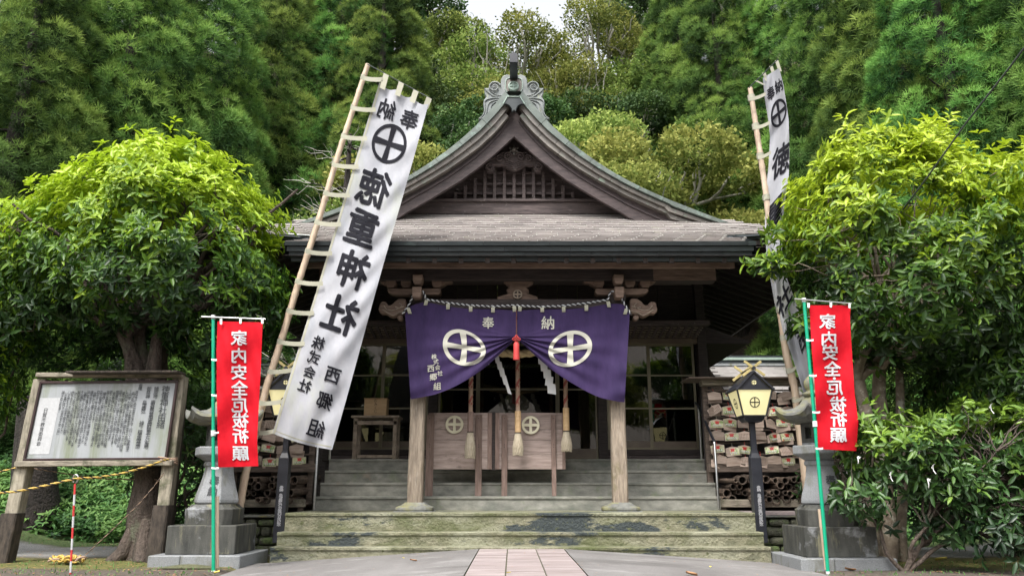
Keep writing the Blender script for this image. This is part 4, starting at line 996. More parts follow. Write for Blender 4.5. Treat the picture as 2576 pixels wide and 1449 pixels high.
# white banner, left (seen from behind, so its lettering is reversed)
YL = 12.55
wb = thing('nobori_banner', 'tall white banner with reversed black lettering on leaning bamboo pole, left of hall', 'banner', P(607,1275,YL), 'donated banners')
polel = [(925.6,163),(849.8,392.6),(800.6,557.7),(751.5,709),(714,836),(670,975.5),(617,1194),(600,1290)]
bamboo('bamboo_pole', [P(a, b, YL+.1) for a, b in polel][::-1], .062, .045, wb)
TL, TR, BR, BL = (955,207), (1078,262), (835,1131), (686,1090)
def wfold(dx, dy): 
    u = (dx - (TL[0]+(BL[0]-TL[0])*(dy-TL[1])/883.))/135.; v = (dy-207)/900
    return .07*math.sin(u*3.0+v*4) + .012*math.sin(u*14+v*60)*math.exp(-((v-.62)/.2)**2) + .02*math.sin((u+v*7)*8)*math.exp(-((u-.9)/.2)**2) + .02*math.sin(u*9+v*13) + .018*math.sin(u*5-v*31) + .035*math.exp(-((v-1.0)/.05)**2)*math.sin(u*17)*.6 + .03*math.exp(-((v-.03)/.05)**2)*math.sin(u*13)
def wp(dx, dy, e=0): return P(dx, dy, YL-.08+wfold(dx, dy)-e)
def wf(u, v):
    a = (TL[0]+(TR[0]-TL[0])*u, TL[1]+(TR[1]-TL[1])*u + 9*math.sin(math.pi*((u*3) % 1.0))); b = (BL[0]+(BR[0]-BL[0])*u, BL[1]+(BR[1]-BL[1])*u+5*math.sin(math.pi*u))
    return wp(a[0]*(1-v)+b[0]*v + 1.5*math.sin(v*9)*(u-.5), a[1]*(1-v)+b[1]*v)
MB().grid(wf, 40, 200).build('banner_cloth', M['white_cloth'], wb)
pr = MB(); ev = Vector((-.2934,.956)); eu = Vector((.945,.327))
def wput(g_, x, y, sx, sy, hv=0): put(pr, g_, lambda a, b: wp(x+eu[0]*a*sx-ev[0]*b*sy, y+eu[1]*a*sx-ev[1]*b*sy, .012), mirror=True, heavy=hv)
for ch, x, y, sx, sy, bd in (('納',974,276,48,54,.03),('奉',1030,302,48,52,.03),('徳',941,473,84,98,.032),('重',911,573,84,98,.032),('神',889,679,84,98,.034),('社',857,792,92,98,.034),
        ('株',801,862,33,36,.022),('式',790,899,32,34,.022),('会',779,935,32,32,.022),('社',767,970,34,34,.022),('西',837,944,42,44,.026),('郷',817,1008,42,46,.022),('組',796,1077,46,48,.024)):
    g_ = glyph(ch, .004, 3); g_ = split_long(g_[0], g_[1], .16); wput(g_, x, y, sx, sy, bd*(.75 if ch != '奉' and ch != '納' else .5))
e2 = emblem2d(.17, .105, 56, .07); e2 = split_long(e2[0], e2[1], .12); wput(e2, 979, 362, 44, 50)
pr.build('printing', M['ink'], wb)
hm = MB(); hm.grid(lambda u, v: wp(*( (TL[0]+(BL[0]-TL[0])*v + 5*u + 1, TL[1]+(BL[1]-TL[1])*v + 1.5*u)), .004), 1, 120); hm.build('hem', M['strap'], wb)
# bottom hem line with its stitching
hm = MB(); hm.grid(lambda u, v: wp(BL[0]+4+(BR[0]-BL[0]-6)*u + v*1.6, BL[1]+(BR[1]-BL[1])*u+5*math.sin(math.pi*u)-9+v*3, .004), 30, 1); hm.build('hem', M['strap'], wb)
for y in (196, 272, 344, 415, 487, 560, 633, 709, 783, 860, 936, 1015, 1090):
    xp = aty(polel, y); yb_ = y + (6 if y > 900 else 1) * (1 if y < 1000 else -2.5); xe = TL[0]+(BL[0]-TL[0])*(y+5-207)/883.+12 if y > 205 else 962
    if y > 200: pass
    def sf(u, v, xp=xp, y=y, xe=xe): 
        x = xp-7+(xe-xp+7)*u; yy = y-6+11*v + 5*u*(1 if y < 900 else -1.4) + 2.5*math.sin(math.pi*u); return P(x, yy, YL-.0-.09*min(1, u*4+.1) + .0)
    MB().grid(sf, 8, 2).build('strap', M['strap'], wb)
    q0 = P(xp, y, YL+.1); q1 = P(xp-2, y+3, YL+.1)
    MB().tube([P(xp+.8, y-6, YL+.1), P(xp-2.2, y+5, YL+.1)], .066-.016*(1-(y-163)/1100), 10, cap=False).build('strap', M['strap'], wb)
a = P(924,162,YL+.02); b = P(1082,248,YL-.08); MB().tube([a, b], .009, 6).build('top_rod', M['copper_dark'], wb)
for u_, w in ((.05,0),(.36,0),(.66,0),(.93,0)):
    x = TL[0]+(TR[0]-TL[0])*u_; y = TL[1]+(TR[1]-TL[1])*u_; xr_ = 925+(1082-925)*((x+10-925)/157.); yr = 162+(248-162)*((x+10-925)/157.)
    def sf(u, v): 
        xx = (x-6+13*u)*v + (x+10-6+13*u)*(1-v); yy = (y+5.5*u+12)*v + (yr-3+6.5*u)*(1-v); return P(xx, yy, YL-.09)
    MB().grid(sf, 2, 4).build('loop', M['strap'], wb)

# white banner, right (front side, twisting in the wind)
YRB = 12.95
wr = thing('nobori_banner', 'tall white banner twisting on its bamboo pole, partly hidden by the right leafy tree', 'banner', P(2034,1275,YRB), 'donated banners')
poler = [(1887,222),(1925,472),(1952,700),(1978,892),(1999,975),(2029,1221),(2036,1292)]
bamboo('bamboo_pole', [P(a, b, YRB+.1) for a, b in poler][::-1], .07, .045, wr)
LE = [(1919,197),(1924,250),(1932,300),(1937,345),(1933,420),(1925,497),(1924,584),(1929,650),(1938,702),(1948,760),(1962,812),(1983,869),(2006,938),(2026,1003)]
RE = [(1960,172),(1971,215),(1978,260),(1984,302),(1986,384),(1984,450),(1974,507),(1966,584),(1968,650),(1980,702),(1996,745),(2016,800),(2034,880),(2052,1000)]
def rb(u, v):
    a = lin(LE, v); b = lin(RE, v); w = .42+.25*math.sin(v*5+.5)
    return a[0]*(1-u)+b[0]*u, a[1]*(1-u)+b[1]*u, YRB+.1-w*u - .06*math.sin(u*7+v*9) - .03*math.sin(v*40+u*5)
def rbp(u, v, e=0):
    x, y, Y = rb(min(max(u,0),1), min(max(v,0),1)); return P(x, y, Y-e)
MB().grid(rbp, 30, 160).build('banner_cloth', M['white_cloth'], wr)
pr = MB()
def rput(g_, u0, v0, su, sv, rot=0, hv=0):
    ca, sa = math.cos(rot), math.sin(rot)
    put(pr, g_, lambda a, b: rbp(u0+(a*ca-b*sa)*su, v0-(a*sa+b*ca)*sv, .015), heavy=hv)
for ch, u0, v0, su, sv in (('奉',.32,.072,.42,.052),('納',.76,.066,.42,.055),('徳',.6,.315,.85,.085),('重',.5,.45,.85,.085),('神',.5,.6,.85,.085),('社',.5,.73,.95,.085),('株',.2,.82,.3,.034),('西',.72,.885,.42,.05)):
    g_ = glyph(ch, .004, 2); g_ = split_long(g_[0], g_[1], .15); rput(g_, u0, v0, su, sv, hv=.024)
e2 = emblem2d(.2, .11, 44, .06); e2 = split_long(e2[0], e2[1], .12); rput(e2, .56, .168, .42, .055)
pr.build('printing', M['ink'], wr)
for v in (.05, .16, .265, .37, .48, .6, .7, .8, .9, .985):
    a = lin(LE, v); xp = aty(poler, a[1]+12)
    MB().grid(lambda u, w: P(xp-6+(a[0]+4-xp+6)*u, a[1]+14-14*u+9*w+3*math.sin(3*u), YRB+.0-.03*u-.06), 6, 2).build('strap', M['strap'], wr)
    MB().tube([P(xp-1, a[1]+9, YRB+.1), P(xp+1, a[1]+22, YRB+.1)], .068, 10, cap=False).build('strap', M['strap'], wr)
MB().tube([P(1884,222,YRB), P(1957,150,YRB-.25)], .009, 6).build('top_rod', M['copper_dark'], wr)
for x, y, x2, y2 in ((1902,204,1922,214),(1921,184,1930,205),(1939,167,1947,190),(1953,153,1962,180)):
    MB().grid(lambda u, v: P(x+(x2-x)*v-4+9*u, y+(y2-y)*v, YRB-.1), 2, 3).build('loop', M['strap'], wr)

# red nobori flags on green poles
def red_flag(lab, YF, pole, cross, lft, rgt, chars, size, tabs, stub, base):
    fl = thing('nobori_flag', lab, 'flag', P(*base, YF), 'red flags on green poles')
    MB().tube([P(*pole[0], YF), P(*pole[1], YF)], .024, 10).build('pole', M['green_pole'], fl)
    q0 = P(*pole[0], YF); q1 = P(*pole[1], YF); d = (q0-q1).normalized()
    MB().tube([q1-d*.0, q1+d*.06], .03, 10).build('cap', M['white_plastic'], fl)
    MB().tube([q0+(q1-q0)*.0-d*.02, q0+d*.03], .028, 10).build('foot', M['white_plastic'], fl)
    qm = q0.lerp(q1, .52); MB().tube([qm-d*.04, qm+d*.04], .034, 10).build('joint', M['white_plastic'], fl)
    MB().tube([P(*cross[0], YF-.03), P(*cross[1], YF-.03)], .012, 8).build('cross_bar', M['steel'], fl)
    def sur(dx, dy, e=0):
        return P(dx, dy, YF-.05+.035*math.sin(dx*.055+dy*.012)+.018*math.sin(dy*.05+dx*.03)+.008*math.sin(dx*.2-dy*.06)-e)
    MB().grid(lambda u, v: sur(lin(lft, v)[0]*(1-u)+lin(rgt, v)[0]*u, lin(lft, v)[1]*(1-u)+lin(rgt, v)[1]*u), 24, 70).build('flag_cloth', M['red_cloth'], fl)
    pr = MB()
    for ch, x, y in chars:
        s = size if ch != '・' else size*.7
        g_ = glyph(ch, .004, 2); g_ = split_long(g_[0], g_[1], .25); put(pr, g_, lambda a, b: sur(x+a*s, y-b*s*.92, .010), mirror=True, heavy=.024)
    pr.build('printing', M['print_white'], fl)
    for (x, y, w, h) in tabs: MB().grid(lambda u, v: P(x-w/2+w*u, y-h/2+h*v+1.5*math.sin(3*u), YF-.075), 3, 3).build('tab', M['white_plastic'], fl)
    a, b = stub; bamboo('stake', [P(*b, YF+.08), P(*a, YF+.08)], .03, .028, fl)
    return fl
ys7 = [850,894,936,975.5,998,1020,1057,1096,1140]
red_flag('red flag with reversed white lettering on a green pole before the left stone lantern', 11.0, ((537,1438),(536.5,793)), ((507,797),(668,803)),
    [(547,808),(545,880),(545,962),(547,1080),(549,1175)], [(661,811),(658,880),(654,970),(649,1060),(647,1110),(650,1172)],
    list(zip('家内安全・厄祓祈願', [601,601,601,603,603,603,605,605.5,605.5], ys7)), 43, [(556,808,6,14),(605,806,6,14),(660,806,6,14),(541,904,19,5),(541,993,19,5),(541,1087,19,5),(541,1176,19,5)], ((546,1248),(545,1428)), (537,1438))
red_flag('red flag with reversed white lettering on a green pole before the right stone lantern', 10.8, ((2083,1440),(2022,750)), ((1998,752),(2142,764)),
    [(2036,768),(2042,880),(2049,962),(2055,1060),(2058,1129)], [(2140,768),(2138,800),(2144,900),(2150,990),(2159,1060),(2154,1134)],
    list(zip('家内安全・厄祓祈願', [2081,2085,2088,2094,2098.6,2099.6,2108,2110,2109], [808.5,852.5,887,927,952,975.5,1016,1054,1094])), 43, [(2034,767,6,12),(2090,766,6,12),(2137,768,6,12),(2037,855,19,5),(2045,944,19,5),(2053,1036,20,5),(2061,1127,19,5)], ((2062,1280),(2080,1432)), (2083,1440))

# ================================================================== LAMP POSTS (lit paper-like panels)
def lamp_post(x, y, base, lab):
    lp = thing('lamp_post', lab, 'lamp', (x, y, base), 'black lamp posts beside the steps')
    b = base; MB().box(x-.085, x+.085, y-.085, y+.085, b, b+1.32).build('post', M['black_metal'], lp, bevel=.006)
    c = MB(); c.loft((x, y, 0), [(.085,b+1.321),(.055,b+1.40),(.05,b+1.44)], .15); c.build('collar', M['black_metal'], lp)
    zb = P(0,1060,12.95).z; MB().box(x-.042, x+.042, y-.042, y+.042, b+1.40, zb).build('post', M['black_metal'], lp, bevel=.004)
    MB().loft((x, y, 0), [(.13,zb-.01),(.17,zb+.05),(.17,zb+.08)], .05).build('seat', M['black_metal'], lp)
    z0 = zb+.085; z1 = z0+.42; h0, h1 = .19, .29
    for k in range(4):
        a = k*math.pi/2; Rz = Matrix.Rotation(a, 3, 'Z')
        tf = lambda px, py, pz_: Vector((x, y, 0))+Rz @ Vector((px, py, 0))+Vector((0, 0, pz_))
        m = MB(); e = .018
        m.add([tf(-h0+e,-h0,z0), tf(h0-e,-h0,z0), tf(h1-e,-h1,z1), tf(-h1+e,-h1,z1)], [(0,1,2,3)]); m.add([tf(-h0+e,-h0+.008,z0), tf(h0-e,-h0+.008,z0), tf(h1-e,-h1+.008,z1), tf(-h1+e,-h1+.008,z1)], [(3,2,1,0)])
        pn = m.build('lamp_panel', M['lamp_panel'], lp)
        m = MB(); m.bar(tf(-h0,-h0,z0), tf(-h1,-h1,z1), .022, .022); m.bar(tf(-h0,-h0,z0), tf(h0,-h0,z0), .018, .018); m.bar(tf(-h1,-h1,z1), tf(h1,-h1,z1), .02, .02); m.build('frame_bar', M['black_metal'], lp)
        e2 = emblem2d(.17, .1, 28, 0); m = MB(); s_ = .085; sl = (h1-h0)/(z1-z0)
        put(m, e2, lambda px, pz_: tf(px*s_, -(h0+h1)/2-sl*pz_*s_-.006, (z0+z1)/2+pz_*s_)); m.build('crest', M['ink'], pn)
    rz = z1+.31; hr = .33
    m = MB()
    for s in (-1, 1):       # gabled roof, ridge along Y
        m.rings([[Vector((x+s*hr, y-hr, z1+.0)), Vector((x, y-hr, rz)), Vector((x, y-hr, rz-.03)), Vector((x+s*(hr-.03), y-hr, z1-.02))], [Vector((x+s*hr, y+hr, z1+.0)), Vector((x, y+hr, rz)), Vector((x, y+hr, rz-.03)), Vector((x+s*(hr-.03), y+hr, z1-.02))]])
    m.build('roof', M['black_metal'], lp, bevel=.004)
    m = MB().prism([(x-hr+.06, z1+.005), (x+hr-.06, z1+.005), (x, rz-.045)], y-h1, y-h1+.02).build('gable', M['black_metal'], lp)
    c = Vector((x, y-h1-.012, z1+.11)); e2 = emblem2d(.14, .1, 24, 0)
    q = MB(); q.rings([[Vector((x+.042*math.cos(t), yy, z1+.11+.042*math.sin(t))) for t in [2*math.pi*j/20 for j in range(20)]] for yy in (y-h1-.006, y-h1)]); q.build('gable_light', M['lamp_panel'], lp)
    q = MB(); put(q, e2, lambda a, b_: (x+a*.042, y-h1-.010, z1+.11+b_*.042)); q.build('gable_crest', M['ink'], lp)
    for yy in (y-hr+.03, y+hr-.05):
        for s in (-1, 1):
            MB().bar((x-s*.18, yy+.012*s, rz-.09), (x+s*.145, yy+.012*s, rz+.15), .02, .042).build('crossed_finial', M['chigi'], lp, bevel=.003)
    MB().tube([(x, y-hr-.02, rz+.035), (x, y+hr+.02, rz+.035)], .03, 8).build('ridge_log', M['black_metal'], lp)
    t = MB(); zt = P(0,1225,12.95).z; zl = P(0,1318,12.95).z; s_ = '奉納 島津義弘公没後四百年記念'
    for i, ch in enumerate(s_):
        if ch == ' ': continue
        put(t, glyph(ch, .004, 1), lambda a, b_: (x+.0+a*.066, y-.089, zt+(zl-zt)*i/(len(s_)-1)+b_*.055), heavy=.012)
    t.build('lettering', M['print_white'], lp)
lamp_post(3.99, 12.98, .05, 'black lamp post with glowing cream panels right of the steps, fully visible')
lamp_post(-3.73, 12.98, .05, 'black lamp post left of the steps, its head hidden behind the white banner')

# ================================================================== STONE LANTERNS
def stone_lantern(cx, cy, lab):
    sl = thing('stone_lantern', lab, 'stone lantern', (cx, cy, -.2), 'pair of stone lanterns'); b = -.2
    for dx0, dx1 in ((-.66, -.2), (-.194, .66)):
        MB().box(cx+dx0, cx+dx1, cy-.66, cy+.66, b-.1, b+.155).build('base_slab', M['granite'], sl, bevel=.012)
    MB().box(cx-.505, cx+.505, cy-.47, cy+.47, b+.157, b+.56).build('plinth', M['granite_dark'], sl, bevel=.01)
    def hx(prof): return [[Vector((cx+r*math.cos(math.pi*k/3), cy+r*math.sin(math.pi*k/3), b+z)) for k in range(6)] for r, z in prof]
    MB().loft((cx, cy, b), [(.355,.562),(.36,.70),(.365,.79),(.34,.80),(.31,.825),(.29,.855)], .3).build('lotus_block', M['granite_dark'], sl, bevel=.01)
    m = MB(); m.rings(hx([(.31,.857),(.345,.875),(.345,.92),(.325,1.0),(.285,1.12),(.245,1.26),(.225,1.38),(.225,1.41),(.25,1.42),(.25,1.47),(.23,1.49)])); m.build('shaft', M['granite'], sl, bevel=.012, seg=2)
    m = MB(); m.rings(hx([(.24,1.492),(.33,1.545),(.40,1.58),(.40,1.695),(.38,1.705)])); m.build('lantern_platform', M['granite'], sl, bevel=.01)
    MB().rings(hx([(.25,1.706),(.25,1.74)])).build('firebox_floor', M['granite_dark'], sl)
    for k in range(6):
        a0, a1 = math.pi*k/3, math.pi*(k+1)/3; p0 = Vector((cx+.25*math.cos(a0), cy+.25*math.sin(a0), 0)); p1 = Vector((cx+.25*math.cos(a1), cy+.25*math.sin(a1), 0)); o_ = -(p0+p1-2*Vector((cx,cy,0))).normalized()*.04
        m = MB()
        for f0, f1, z0, z1 in ((0,1,1.741,1.80),(0,1,1.97,2.03),(0,.28,1.801,1.969),(.72,1,1.801,1.969)):
            A = p0.lerp(p1, f0); B = p0.lerp(p1, f1); m.add([A+Vector((0,0,b+z0)), B+Vector((0,0,b+z0)), B+o_+Vector((0,0,b+z0)), A+o_+Vector((0,0,b+z0)), A+Vector((0,0,b+z1)), B+Vector((0,0,b+z1)), B+o_+Vector((0,0,b+z1)), A+o_+Vector((0,0,b+z1))], [(0,3,2,1),(4,5,6,7),(0,1,5,4),(1,2,6,5),(2,3,7,6),(3,0,4,7)])
        m.build('firebox_window', M['granite_dark'], sl)
    n = 8
    def ring(h, z, up):
        o = []
        for s in range(6):
            q0 = Vector((math.cos(math.pi*s/3), math.sin(math.pi*s/3), 0)); q1 = Vector((math.cos(math.pi*(s+1)/3), math.sin(math.pi*(s+1)/3), 0))
            for i in range(n):
                t = i/n; p = q0.lerp(q1, t); L_ = abs(2*t-1)**3; o.append(Vector((cx+p.x*h, cy+p.y*h, b+z+up*L_)))
        return o
    rs = [ring(.2,2.031,0), ring(.38,2.04,.0), ring(.55,2.08,.06), ring(.62,2.13,.13), ring(.61,2.165,.13), ring(.46,2.185,.05), ring(.33,2.24,.02), ring(.24,2.31,.0), ring(.17,2.40,0), ring(.14,2.43,0)]
    MB().rings(rs, smooth=False).build('lantern_roof', M['granite_moss'], sl)
    m = MB(); m.lathe((cx, cy, b), [(.13,2.431),(.17,2.46),(.17,2.49),(.10,2.52),(.11,2.54),(.135,2.60),(.13,2.67),(.08,2.73),(.03,2.78),(.005,2.80)], 16); m.build('jewel_finial', M['granite_moss'], sl)
    t = MB()
    for ch, z, s_ in (('奉', 1.20, .155), ('納', 1.045, .15)):
        def mp(a, q):
            zz = z+q*s_; h = .866*np.interp(zz, [1.0,1.12,1.26,1.38], [.325,.285,.245,.225]); return (cx+.03+a*s_, cy-h-.008, b+zz)
        g_ = glyph(ch, .004, 2); put(t, g_, mp, heavy=.014)
    t.build('carved_lettering', M['ink_soft'], sl)
stone_lantern(-4.54, 12.28, 'grey stone lantern on stepped plinth behind the left red flag')
stone_lantern(4.60, 11.78, 'grey stone lantern on stepped plinth behind the right red flag')
tag(MB().grid(lambda u, v: Vector((-4.9+.75*u, 11.3+.28*v, -.185+.045*math.sin(math.pi*u)*math.sin(math.pi*v))), 10, 6).build('moss_clump', M['moss_joint']), 'low green moss clump at the foot of the left stone lantern', 'moss')

# ================================================================== SIGNBOARD
SY = 12.4
sb = thing('signboard', 'weathered wooden notice board on two posts with black handwritten columns of text', 'signboard', P(225,1410,SY))
def post_px(a, b, w, m, nm, y0=0, bev=.012):
    q0 = P(a[0], a[1], SY+y0); q1 = P(b[0], b[1], SY+y0); mb = MB(); n = 12; rr = []
    for i in range(n+1):
        p = q0.lerp(q1, i/n); h = w/2*(1+.06*mnoise.noise(Vector((i*.7, a[0], 0)))); jx = .008*mnoise.noise(Vector((i, 2, a[0])))
        rr.append([Vector((p.x+jx+sx*h, p.y+sy*w/2, p.z)) for sx, sy in ((-1,-1),(1,-1),(1,1),(-1,1))])
    mb.rings(rr); return mb.build(nm, m, sb, bevel=bev)
post_px((10,1420), (108,955), .20, M['wood_grey'], 'post'); post_px((398,1420), (455,948), .19, M['wood_grey'], 'post', .02)
post_px((6,1422), (34,1290), .25, M['wood_rot'], 'post_foot', -.04, .02); post_px((392,1422), (412,1270), .24, M['wood_rot'], 'post_foot', -.02, .02)
TLp, TRp, BRp, BLp = (104,962), (446,959), (418,1153), (62,1156)
def sgn(u, v, e=0): 
    x = (TLp[0]*(1-u)+TRp[0]*u)*(1-v)+(BLp[0]*(1-u)+BRp[0]*u)*v; y = (TLp[1]*(1-u)+TRp[1]*u)*(1-v)+(BLp[1]*(1-u)+BRp[1]*u)*v; return P(x, y, SY-.12-e)
m = MB(); m.rings([[sgn(0,0), sgn(1,0), sgn(1,1), sgn(0,1)][::-1], [sgn(0,0,-.03), sgn(1,0,-.03), sgn(1,1,-.03), sgn(0,1,-.03)][::-1]]); m.build('panel', M['board'], sb)
def edge(u0, v0, u1, v1, w, d, e, mt, nm, bev=.004, ov=0):
    a, b = sgn(u0, v0, e), sgn(u1, v1, e); dd = (b-a).normalized()*ov; MB().bar(a-dd, b+dd, w, d, up=(0,1,0)).build(nm, mt, sb, bevel=bev)
for q in ((0,0,1,0),(0,1,1,1),(0,0,0,1),(1,0,1,1)): edge(*q, .035, .05, .01, M['board_frame'], 'panel_frame', ov=.016 if q[1] == q[3] else -.02)
edge(0,1.055,1,1.055,.085,.1,.0,M['wood_greyx'],'sill_rail',.008,.12)
a, b = P(95,944,SY-.1), P(462,944,SY-.1); MB().bar(a, b, .075, .14, up=(0,1,0)).build('head_rail', M['wood_greyx'], sb, bevel=.012)
a, b = P(180,939,SY-.2), P(458,938,SY-.2); MB().bar(a, b, .035, .35, up=(0,1,0)).build('cap_board', M['wood_rot'], sb, bevel=.008)
m = MB(); m.add([sgn(.015,.2,.004), sgn(.165,.2,.004), sgn(.165,.93,.004), sgn(.02,.93,.004)], [(3,2,1,0)]); m.build('pasted_strip', M['rope_white'], sb)
t = MB()
def column(txt, u, v0, v1, s, m_=0):
    n = len(txt)
    for i, ch in enumerate(txt):
        if ch in ' 　': continue
        v = v0+(v1-v0)*(i+.5)/n; c = sgn(u, v, .008); ex = (sgn(u+.01, v, .008)-sgn(u-.01, v, .008)).normalized(); ez_ = (sgn(u, v-.01, .008)-sgn(u, v+.01, .008)).normalized()
        put(t, glyph(ch, .0, 1), lambda a, b_: c+ex*(a*s)+ez_*(b_*s))
column('徳重神社由緒', .925, .06, .60, .135); column('鎮座地', .855, .07, .22, .075); column('鹿児島県日置市伊集院町徳重一七八七番地', .845, .25, .86, .078)
column('御祭神', .80, .07, .22, .075); column('島津義弘　　　神号　精矛厳健雄命', .785, .25, .86, .08); column('由緒', .735, .03, .11, .06)
body = ['本社は今から約六百年前の応永七年（一四〇〇）に伊集院城主','長門守忠国の第十一子石屋真梁和尚が故あって長州大谷','（山口県）大内義弘の位牌を安置し御影を残してあった妙円寺','した妙円寺、禅寺がありましたが明治二年十一月廃仏一般','慶応の制令により廃寺となり翌三年に再建された神社で','同年十一月二十八日建立された神社（県社）であります。','祭神義弘公は天文四年（一五三五）伊作城で生まれ','伊作亀丸城に生まれ二十歳の時すでに父貴久公に従い初陣',
 '限りこの地を愛され十九歳の時より数十年にわたり合戦','自分の首級等に付いて慶長五年（一六〇〇）関ヶ原の合戦','鎮守様として郷民から五百余年の間崇敬され御祭神です。','本社の御神体の木像は公の生前に自ら作らせた御像であり','四百五十二年の歴史があります。','合戦において東軍の中を突破して薩摩へ帰国されました','帰国の後も多くの家臣を慰め先祖の霊をまつりました','世に言う島津の退き口は武勇を伝える物語として有名です','翌朝は早くから山路を往復し参拝する者が数多くあり','その遺徳をしのび妙円寺詣りとして今も続けられています',
 '妙円寺詣りの行事があります。これを鹿児島三大行事の','ひとつの祭りで十月の第四日曜日に行われています','神社であるところの鎧武者行列が行われ御祭','八十五歳をもって加治木で薨去されました。','公の遺志に従いその霊を慰めるためこの地に','建立されております。']
for i, c in enumerate(body):
    column(c, .715-i*.0235, .115+(.02 if i % 3 == 1 else 0), .115+.028*len(c), .052)
column('日置市教育委員会', .075, .33, .82, .075)
t.build('lettering', M['ink_soft'], sb)
# second pair of back posts
post_px((420,1385), (462,965), .12, M['wood_rot'], 'brace', .45)
# rope barrier
stk = thing('marker_stake', 'thin red and white striped stake with an eye, before the notice board', 'stake', P(177,1452,10.7))
q0 = P(176,1468,10.7); q1 = P(189,1216,10.7); N_ = 9
for i in range(N_):
    MB().tube([q0.lerp(q1, i/N_), q0.lerp(q1, (i+.995)/N_)], .014, 8, cap=False).build('stripe', M['red_paint'] if i % 2 == 0 else M['rope_white'], stk)
c = P(190,1204,10.7); MB().tube([c+Vector((.034*math.sin(t), 0, .055*math.cos(t)-.0)) for t in [-2.6+5.4*j/14 for j in range(15)]], .012, 6).build('eye', M['steel'], stk)
def rope(lab, pts, Y0, Y1, r=.016, ms=('rope_yellow','rope_yellow','rope_black'), tp=7):
    n = len(pts); return twisted('barrier_rope', lab, 'rope', [P(a, b, Y0+(Y1-Y0)*i/(n-1)) for i, (a, b) in enumerate(pts)], r, ms, tp, 3, 5, 'barrier ropes at the notice board')
rope('yellow and black rope sagging from the left picture edge to the striped stake', [(-30,1241),(40,1236),(110,1222),(160,1210),(195,1203)], 10.6, 10.68)
rope('yellow and black rope rising from the striped stake to the right board post', [(195,1203),(250,1200),(300,1192),(360,1176),(408,1159),(425,1155)], 10.68, 12.2)
rope('short yellow rope reaching the left post of the notice board from the picture edge', [(-30,1192),(20,1181),(40,1176)], 12.3, 12.28, .013)
rope('thin dark rope sagging below the notice board between its posts', [(85,1178),(150,1188),(240,1203),(330,1205),(410,1206)], 12.7, 12.8, .010, ('rope_tan','rope_black'))
rope('thin slack rope from the right notice board post down to the rope heap', [(412,1190),(390,1220),(345,1272),(280,1335),(215,1395)], 12.2, 12.6, .008, ('rope_tan','rope_black'))
m = MB()
for k in range(4):
    q = P(412+k*.3, 1152+k*4.5, 12.38); w = .14
    m.tube([Vector((q.x+.06+w*math.cos(t), q.y+w*math.sin(t), q.z+.012*math.sin(t*2+k))) for t in [2*math.pi*j/16 for j in range(17)]], .013, 6)
tag(m.build('rope_knot', M['rope_tan']), 'rope wound several times round the right post of the notice board', 'rope')
m = MB(); c = P(178,1404,12.0); c.z = -.15
for k in range(16):
    rx = random.uniform(.06,.2); ry = random.uniform(.05,.13); ox = random.uniform(-.12,.12); oy = random.uniform(-.08,.08); ph = random.uniform(0,6)
    m.tube([Vector((c.x+ox+rx*math.cos(t+ph), c.y+oy+ry*math.sin(t+ph), c.z+.01+.05*(k/16)+.022*math.sin(3*t+k))) for t in [2*math.pi*j/22 for j in range(21)]], .014, 5, mi=(k % 4 == 0))
tag(m.build('rope_heap', [M['rope_yellow'], M['rope_tan']]), 'heap of coiled yellow rope on the mossy ground below the notice board', 'rope')

